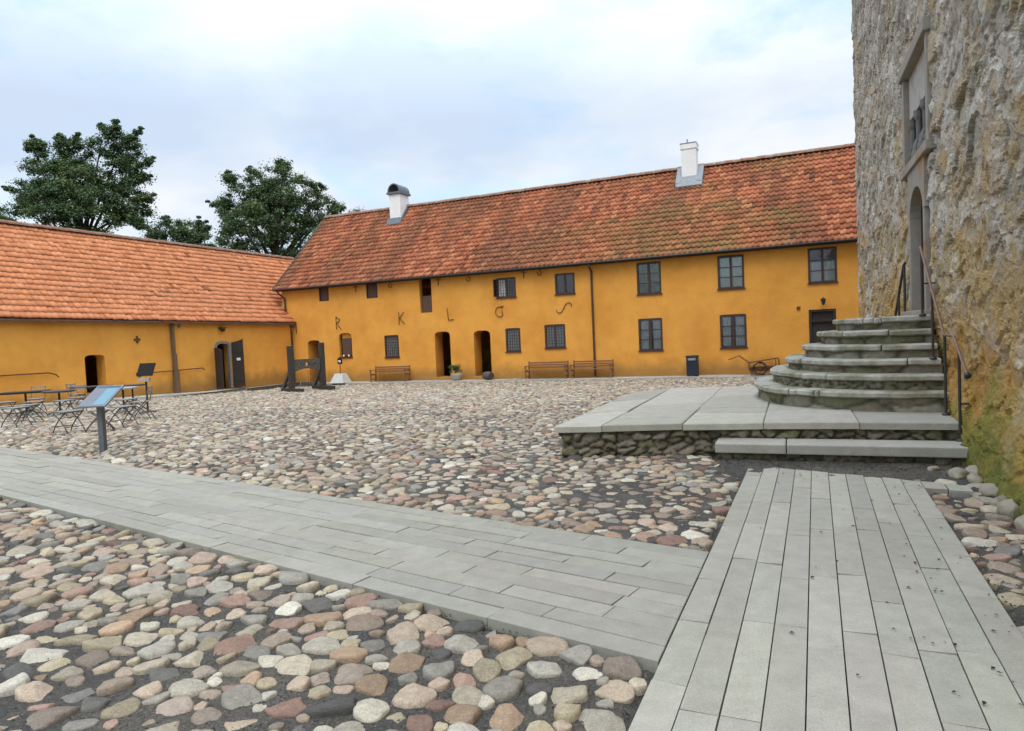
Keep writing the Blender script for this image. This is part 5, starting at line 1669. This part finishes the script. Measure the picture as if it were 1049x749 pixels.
def build_pillory():
    c = (np.array((-10.25, 32.2)) + np.array((-9.5, 33.6))) / 2
    z = float(gz(*c)) + .0
    r = empty('pillory', 'dark weathered oak pillory with a holed cross board between two posts', 'pillory', (c[0], c[1], z), R_(45))
    for s in (-1, 1):
        x = s * .82
        f = MB(); f.span(x - .11, x + .11, -.95, .95, .0, .17); f.build('foot_beam', M['black_wood'], r, bevel=.012)
        MB().span(x - .115, x + .115, -.12, .12, .171, 2.18 + (.1 if s > 0 else 0)).build('post', M['black_wood'], r, bevel=.02)
        for e in (1,):
            MB().bar((x, e * .86, .17), (x, e * .12, 1.02), .13, .13, up=(1, 0, 0)).build('brace', M['old_wood'], r, bevel=.01)
    # cross board: arched underside, round holes for neck and wrists
    def ring(cx, cz, rad, n=14): return [(cx + rad * math.cos(2 * math.pi * k / n), cz + rad * math.sin(2 * math.pi * k / n)) for k in range(n)]
    outer = [(-.68, .93)] + [(-.68 + 1.36 * k / 10, .93 + .14 * math.sin(math.pi * k / 10)) for k in range(1, 10)] + [(.68, .93), (.68, 1.52), (-.68, 1.52)]
    holes = [ring(0, 1.27, .10), ring(-.38, 1.27, .055), ring(.38, 1.27, .055)]
    m = MB()
    for (y, flip) in ((-.06, 0), (.06, 1)):
        wall_panel(m.bm, outer, [(h, .06) for h in holes] if not flip else [(h, -.06) for h in holes], y)
    n = len(outer)
    A = [m.bm.verts.new((q[0], -.06, q[1])) for q in outer]; B = [m.bm.verts.new((q[0], .06, q[1])) for q in outer]
    for i in range(n): m.bm.faces.new((A[i], A[(i + 1) % n], B[(i + 1) % n], B[i]))
    bmesh.ops.remove_doubles(m.bm, verts=m.bm.verts, dist=.0005)
    b = m.build('cross_board', M['old_wood'], r)
    MB().span(-.69, .69, -.066, -.061, 1.262, 1.274).build('board_seam', M['black_wood'], b)
    MB().tube([(0, -.09, .98), (0, -.09, .17)], .008, 5).build('chain', M['black_metal'], r)


build_pillory()


# ------------------------------------------------------------------ information board
def build_sign():
    r = empty('information_board', 'tilted blue-grey information panel on a square steel post beside the stone path', 'sign', (-6.87, 11.34, float(gz(-6.87, 11.34))), R_(-3))
    MB().span(-.045, .045, -.045, .045, -.05, .80).build('post', M['steel'], r, bevel=.006)
    rot = Matrix.Rotation(R_(29), 3, 'X')
    c = Vector((0, .05, .91))
    m = MB(); m.box(c, (.46, .62, .035), rot); pan = m.build('panel', M['zinc'], r, bevel=.006)
    m = MB(); m.box(c + rot @ Vector((0, 0, -.055)), (.16, .22, .07), rot); m.build('bracket', M['steel'], r)
    up = rot @ Vector((0, 0, .0185))
    def patch(name, x0, x1, y0, y1, col, h=.0):
        mt = mat(name + '_print', col, rough=.7, var=.06, scale=20, bump=0, spec=.12)
        v = [c + up + rot @ Vector((x, y, .001 + h)) for (x, y) in ((x0, y0), (x1, y0), (x1, y1), (x0, y1))]
        t = MB(); t.hull8([q - rot @ Vector((0, 0, .0012)) for q in v] + v); return t.build(name, mt, pan)
    patch('print_sheet', -.215, .215, -.295, .295, (.17, .18, .22))
    patch('picture', .0, .20, -.28, .20, (.16, .28, .33), .002)
    patch('heading_strip', -.20, .20, .23, .28, (.07, .11, .15), .002)
    # lines of print too small to read from anywhere in the yard
    t = MB()
    rnd = random.Random(4)
    for k in range(18):
        y = .20 - k * .027
        a = c + up + rot @ Vector((-.20, y, .0025)); b = c + up + rot @ Vector((-.20 + rnd.uniform(.12, .18), y, .0025)); w = rot @ Vector((0, .003, 0))
        t.quad(a - w, b - w, b + w, a + w)
    t.build('text_lines', M['zinc'], pan)
    return r


build_sign()


# ------------------------------------------------------------------ garden tables and folding chairs
def chair_proto():
    r = empty('folding_chair', '', 'chair', (0, 0, 0))
    st = MB()
    for k in range(6): st.span(-.20, .20, -.20 + k * .068, -.145 + k * .068, .440, .458)
    st.build('seat', M['chair_wood'], r)
    b = MB()
    for k in range(2): b.bar((-.21, .235 + .022 * k, .70 + .10 * k), (.21, .235 + .022 * k, .72 + .09 * k), .016, .045)
    b.build('backrest', M['chair_wood'], r)
    for s in (-1, 1):
        x = s * .205
        MB().tube([(x, -.24, .0), (x, -.15, .16), (x, .04, .34), (x, .18, .50), (x, .25, .84)], .013, 6).build('leg', M['chair_metal'], r, smooth=True)
        MB().tube([(x * .9, .26, .0), (x * .9, .17, .16), (x * .9, -.02, .32), (x * .9, -.19, .435)], .013, 6).build('leg', M['chair_metal'], r, smooth=True)
    m = MB()
    for (y, z, q) in ((-.19, .09, .2), (.215, .09, .185), (-.19, .43, .2), (.13, .43, .2)): m.tube([(-q, y, z), (q, y, z)], .009, 5)
    m.build('stretcher', M['chair_metal'], r)
    return r


def stool_proto():
    r = empty('folding_stool', '', 'stool', (0, 0, 0))
    st = MB()
    for k in range(6): st.span(-.21, .21, -.21 + k * .071, -.153 + k * .071, .445, .463)
    st.build('seat', M['chair_wood'], r)
    for s in (-1, 1):
        x = s * .19
        for q in (-1, 1):          # two bowed legs crossing under each end of the seat
            MB().tube([(x + q * .012, q * -.19, .44), (x + q * .012, q * -.08, .36), (x + q * .012, q * .07, .25), (x + q * .012, q * .19, .12), (x + q * .012, q * .27, .0)], .012, 6).build('leg', M['chair_metal'], r, smooth=True)
    m = MB()
    for (y, z) in ((-.19, .125), (.19, .125), (0, .315), (-.19, .435), (.19, .435)): m.tube([(-.19, y, z), (.19, y, z)], .009, 5)
    m.build('stretcher', M['chair_metal'], r)
    return r


def table_proto(round_=True):
    r = empty('garden_table', '', 'table', (0, 0, 0))
    if round_:
        m = MB(); m.lathe([(.41, .675), (.43, .68), (.43, .725), (.41, .73)], 32); m.build('tabletop', M['table_top'], r)
    else:
        m = MB()
        for k in range(7): m.span(-.60, .60, -.36 + k * .104, -.265 + k * .104, .705, .73)
        m.span(-.56, .56, -.32, .32, .66, .704)
        m.build('tabletop', M['table_top'], r)
    m = MB(); m.tube([(0, 0, .03), (0, 0, .70)], .03, 10); m.span(-.3, .3, -.02, .02, .68, .702); m.span(-.02, .02, -.3, .3, .679, .701)
    m.build('pedestal', M['black_metal'], r)
    for k in range(4):
        a = R_(45 + 90 * k)
        MB().tube([(.03 * math.cos(a), .03 * math.sin(a), .12), (.2 * math.cos(a), .2 * math.sin(a), .10), (.34 * math.cos(a), .34 * math.sin(a), .012)], .017, 6).build('foot', M['black_metal'], r)
    return r


def place(proto_used, proto, x, y, rz, label, group):
    loc = (x, y, float(gz(x, y)) + .004)
    if not proto_used[0]:
        proto_used[0] = True
        o = proto; o.location = loc; o.rotation_euler = (0, 0, rz)
        o['label'] = label; o['group'] = group
        return o
    return dup(proto, loc, rz, label, group)


def furniture():
    G1, G2 = 'folding chairs on the cobbled yard', 'garden tables on the cobbled yard'
    tr = table_proto(False); ur = [False]
    to = table_proto(True); uo = [False]
    place(ur, tr, -15.0, 21.0, R_(20), 'dark rectangular garden table nearest the left picture edge', G2)
    place(uo, to, -13.7, 20.6, 0, 'dark round garden table left of the information panel', G2)
    place(ur, tr, -15.2, 24.6, R_(60), 'rectangular garden table close to the small arched doorway', G2)
    place(uo, to, -14.1, 25.3, 0, 'dark round garden table farthest from the path, behind the information panel', G2)
    o = place(uo, to, -12.4, 21.7, 0, 'pale topped round garden table right behind the information panel', G2)
    for ch in o.children:
        if ch.name.startswith('tabletop'):
            ch.data = ch.data.copy(); ch.data.materials.clear(); ch.data.materials.append(M['light_slat'])
    sp = stool_proto(); us = [False]
    G3 = 'folding stools on the cobbled yard'
    for (x, y, a, lab) in [(-9.55, 14.6, 65, 'grey slatted folding stool left of the information post, nearest to the stone path'),
                           (-8.95, 14.7, 120, 'grey slatted folding stool close behind the left side of the information post'),
                           (-9.05, 15.75, 70, 'grey slatted folding stool just right of the information post'),
                           (-12.2, 16.7, 75, 'folding stool at the left picture edge, the one nearest to the stone path'),
                           (-12.75, 17.9, 100, 'folding stool at the left picture edge, behind the nearest one'),
                           (-14.9, 20.0, 60, 'folding stool on the near side of the left rectangular table'),
                           (-13.9, 19.8, 110, 'folding stool between the left rectangular and the dark round table'),
                           (-13.1, 19.9, 80, 'folding stool on the near right side of the dark round table'),
                           (-11.0, 19.4, 80, 'folding stool behind the chair under the black menu board')]:
        place(us, sp, x, y, R_(a), lab, G3)
    cp = chair_proto(); uc = [False]
    for (x, y, a, lab) in [(-9.75, 17.85, -75, 'folding chair with thin slats at the right end, below the black menu board'),
                           (-15.4, 22.0, 10, 'folding chair with its back showing above the left rectangular table'),
                           (-14.0, 21.9, 20, 'folding chair with its back showing above the dark round table'),
                           (-15.9, 24.9, 80, 'folding chair nearest the small arched doorway')]:
        place(uc, cp, x, y, R_(a), lab, G1)
    # black menu board on a stand
    x, y = -11.0, 20.5
    r = empty('menu_stand', 'black tilted menu board on a slim stand behind the folding chairs', 'menu board', (x, y, float(gz(x, y))), R_(-8))
    MB().tube([(0, 0, .02), (0, 0, 1.05)], .028, 8).build('pole', M['black_metal'], r)
    MB().lathe([(.24, 0), (.24, .02), (.05, .05)], 18).build('foot', M['black_metal'], r)
    rot = Matrix.Rotation(R_(62), 3, 'X')
    MB().box((0, .04, 1.28), (.52, .42, .03), rot).build('board', M['board_black'], r, bevel=.006)
    MB().box((0, -.06, .98), (.34, .10, .12)).build('box', M['light_slat'], r, bevel=.008)


furniture()

# boards lying along the foot of the wing and the house corner
def plank_on(pt0, pt1, label, w=.22, h=.09):
    c = (pt0 + pt1) / 2
    d = pt1 - pt0
    o = MB().span(-np.linalg.norm(d[:2]) / 2, np.linalg.norm(d[:2]) / 2, -w / 2, w / 2, 0, h).build('timber_beam', M['old_wood'], bevel=.012, jitter=.006)
    o.location = (c[0], c[1], float(gz(c[0], c[1]))); o.rotation_euler = (0, 0, math.atan2(d[1], d[0]))
    return tag(o, label, 'beam')


plank_on(wing_pt(-10.0, -1.5), wing_pt(-5.4, -1.45), 'long thin grey timber lying along the wing pavement left of its double door', .2, .07)
plank_on(wing_pt(-5.2, -1.5), wing_pt(-1.4, -1.45), 'thick dark timber lying on the ground right of the wing double door', .24, .16)
plank_on(main_pt(-26.2, -1.4), main_pt(-24.6, -1.4), 'short dark timber on the ground behind the pillory', .24, .16)


# ------------------------------------------------------------------ trees beyond the wing
CAM_P = np.array([0, 0, 1.6])
_R = np.array(cam.matrix_world.to_3x3())


def sight(px, py, dist):
    """the place at a given depth in the direction of a measured photo point (used once, to survey the far trees)"""
    d = _R @ np.array([(px - 524.5) / 700.0, -(py - 374.5) / 700.0, -1.0])
    return CAM_P + d * (dist / d[1])


def build_tree(name, label, foot_px, dist, lobes, seed, leaf=.22, per=230, cols=None, sprays=(), depth=.8, group=None):
    rng = np.random.default_rng(seed)
    foot = sight(*foot_px, dist); foot[2] = -1.0
    r = empty(name, label, 'tree', foot, 0, group)
    k = dist / 700.0
    cs, rs = [], []
    tops = []
    for (x, y, rad) in lobes:
        R0 = rad * k
        ctr = sight(x, y, dist) - foot
        ctr[1] += rng.uniform(-1, 1) * R0 * depth
        tops.append((ctr, R0))
        n = max(6, int((R0 / 1.05) ** 2 * 7))
        d = rng.normal(0, 1, (n, 3)); d /= np.linalg.norm(d, axis=1, keepdims=True)
        q = ctr + d * (R0 * rng.uniform(.45, .95, n) ** .7)[:, None] * np.array((1, 1.15, .92))
        cs += q.tolist(); rs += (rng.uniform(.5, 1.15, n) * min(1.0, R0 / 1.6 + .35)).tolist()
    for (x0, y0, x1, y1) in sprays:                       # outlying twigs
        a = sight(x0, y0, dist) - foot; b = sight(x1, y1, dist) - foot
        for f in np.linspace(0, 1, 7): cs.append((a + (b - a) * f + rng.normal(0, .12, 3)).tolist()); rs.append(.55 * (1 - f) + .22)
    cols = cols or [(.065, .115, .038), (.09, .145, .048), (.052, .095, .036), (.13, .17, .055), (.07, .12, .052)]
    leaf_cloud('crown', cs, rs, per, leaf, cols, M['leaf'], r, seed, spread=(1, 1, .62), flat=.6)
    tr = MB()
    top = np.mean([t[0] for t in tops], 0)
    fork = Vector((top[0] * .25, top[1] * .25, top[2] * .45))
    tr.tube([(0, 0, -.5), (fork.x * .4, fork.y * .4, fork.z * .5), fork, Vector(top)], [.55, .42, .34, .12], 10)
    for (c, R0) in tops:
        f = rng.uniform(.3, .9)
        st = fork.lerp(Vector(top), f * .6)
        mid = st.lerp(Vector(c), .5) + Vector((0, 0, .5))
        tr.tube([st, mid, Vector(c)], [.16, .10, .04], 6)
        for _ in range(3):
            e = Vector(c) + Vector(rng.normal(0, 1, 3).tolist()).normalized() * R0 * .8
            tr.tube([mid.lerp(Vector(c), .7), e], [.05, .02], 5)
    tr.build('trunk', M['bark'], r, smooth=True)
    return r


TG = 'trees behind the low wing'
build_tree('broadleaf_tree', 'large ragged dark green tree rising behind the left part of the wing roof', (85, 330), 62,
           [(96, 172, 30), (66, 180, 27), (45, 168, 14), (118, 150, 17), (126, 172, 18), (128, 205, 22), (38, 205, 18), (72, 212, 30), (108, 222, 28), (20, 212, 10), (100, 145, 12), (52, 190, 22), (90, 200, 30), (140, 222, 10), (36, 152, 6), (62, 150, 9)], 31,
           sprays=[(118, 140, 120, 124), (128, 146, 146, 132), (138, 172, 158, 161), (140, 205, 157, 203), (46, 155, 34, 141), (28, 205, 3, 189), (112, 135, 102, 128), (138, 226, 152, 236), (134, 188, 148, 178), (60, 148, 62, 138), (80, 150, 78, 138)], group=TG)
build_tree('broadleaf_tree', 'dense rounded dark tree behind the gap between wing and long house', (285, 330), 66,
           [(287, 196, 26), (270, 205, 22), (290, 222, 30), (262, 190, 18), (244, 212, 20), (312, 200, 20), (330, 213, 13), (343, 214, 7), (292, 180, 14), (262, 235, 30), (300, 240, 34), (236, 182, 7), (228, 210, 9), (320, 235, 22), (274, 214, 28), (246, 245, 20)], 37,
           sprays=[(240, 190, 231, 176), (236, 212, 214, 209), (340, 212, 353, 214), (290, 172, 286, 164), (322, 200, 330, 190), (262, 178, 255, 172)], group=TG, per=140)
build_tree('low_tree', 'small dark bushy tree between the two large crowns behind the wing roof', (182, 330), 70,
           [(184, 238, 14), (172, 238, 11), (198, 244, 14), (212, 250, 12), (160, 248, 10), (228, 254, 12), (186, 252, 16), (206, 258, 14), (150, 250, 9), (170, 252, 14)], 41, per=200,
           sprays=[(204, 236, 204, 222), (210, 240, 212, 228), (172, 230, 170, 222)], group=TG)
build_tree('low_tree', 'dark tree top showing at the left picture edge behind the wing ridge', (-6, 330), 70,
           [(4, 222, 9), (12, 228, 8), (-12, 218, 14), (-40, 214, 24), (-75, 205, 30)], 43, per=200, group=TG)
build_tree('broadleaf_tree', 'crown partly hidden by the long house gable right of the dense tree', (372, 330), 74,
           [(352, 224, 9), (372, 228, 14), (340, 240, 16), (395, 236, 14)], 47, per=180, group=TG)


# ------------------------------------------------------------------ fallen leaves and crumbs of earth
def build_litter():
    rng = np.random.default_rng(77)
    n = 1500
    w = rng.uniform(-.1, 2.5, n); t = .55 - np.abs(rng.normal(0, .38, n))
    o = rng.uniform(0, 1, n) < .25
    x = Q0[0] + U3[0] * t + N3[0] * w; y = Q0[1] + U3[1] * t + N3[1] * w
    a = rng.uniform(1.5, 7.6, n); off = PATH_L + PATH_W - np.abs(rng.normal(0, .5, n))
    x = np.where(o, PD[0] * a + PN[0] * off, x); y = np.where(o, PD[1] * a + PN[1] * off, y)
    on_path = (x * PN[0] + y * PN[1] < PATH_L + PATH_W + .02) & (x * PN[0] + y * PN[1] > PATH_L) & (x * PD[0] + y * PD[1] < path_end(x * PN[0] + y * PN[1]))
    z = np.where(on_path, .011, .012) + rng.uniform(0, .008, n)
    keep = rng.uniform(0, 1, n) < np.where(on_path, .28, 1)
    x, y, z = x[keep], y[keep], z[keep]; n = len(x)
    s = rng.uniform(.005, .018, n); ang = rng.uniform(0, 6.28, n)
    c, sn = np.cos(ang), np.sin(ang)
    V = []
    for (px, py, pz) in ((-1, 0, 0), (0, -.6, .35), (1, 0, .2), (0, .6, .5)):
        V.append(np.stack([x + (px * c - py * sn) * s, y + (px * sn + py * c) * s, z + pz * s], -1))
    V = np.stack(V, 1).reshape(-1, 3)
    pal = np.array([(.05, .036, .024), (.09, .06, .035), (.14, .09, .045), (.035, .03, .026)])
    tint = np.repeat(pal[rng.integers(0, 4, n)], 4, 0)
    o = link('leaf_litter', np_mesh('leaf_litter', V, np.arange(n * 4).reshape(-1, 4), tint=tint), M['leaf'])
    tag(o, 'brown leaf crumbs and bits of earth scattered around the long step', 'leaf litter', kind='stuff')


build_litter()


def build_gravel():
    """loose grit lying between the nearest cobbles"""
    rng = np.random.default_rng(5)
    n = 42000
    y = rng.uniform(0, 1, n) ** .75 * 6.5 + .7
    x = rng.uniform(-1, 1, n) * (.85 * y + 1.2)
    ok = free_of_paths(x, y, .0); x, y = x[ok], y[ok]; n = len(x)
    z = gz(x, y) + sand_level(x, y) + .001
    s = rng.uniform(.0022, .0075, n) * (1 + .6 * (rng.uniform(0, 1, n) < .08)); a = rng.uniform(0, 6.28, n); c, sn = np.cos(a), np.sin(a)
    V = []
    for (px, py, pz) in ((-1, -.5, 0), (.8, -.7, 0), (.9, .7, 0), (-.7, .8, 0), (.1, .05, .85)):
        V.append(np.stack([x + (px * c - py * sn) * s, y + (px * sn + py * c) * s, z + pz * s], -1))
    V = np.stack(V, 1).reshape(-1, 3)
    o5 = (np.arange(n) * 5)[:, None]
    T = np.concatenate([o5 + np.array([[k, (k + 1) % 4, 4]]) for k in range(4)])
    pal = np.array([(.06, .058, .054), (.09, .085, .076), (.15, .14, .12), (.045, .044, .043), (.12, .10, .078)])
    tint = np.repeat(pal[rng.integers(0, 5, n)], 5, 0)
    o = link('gravel', np_mesh('gravel', V, None, T, tint=tint), M['rubble'])
    tag(o, 'dark grey grit and fine gravel lying between the nearest cobbles', 'gravel', kind='stuff')


build_gravel()
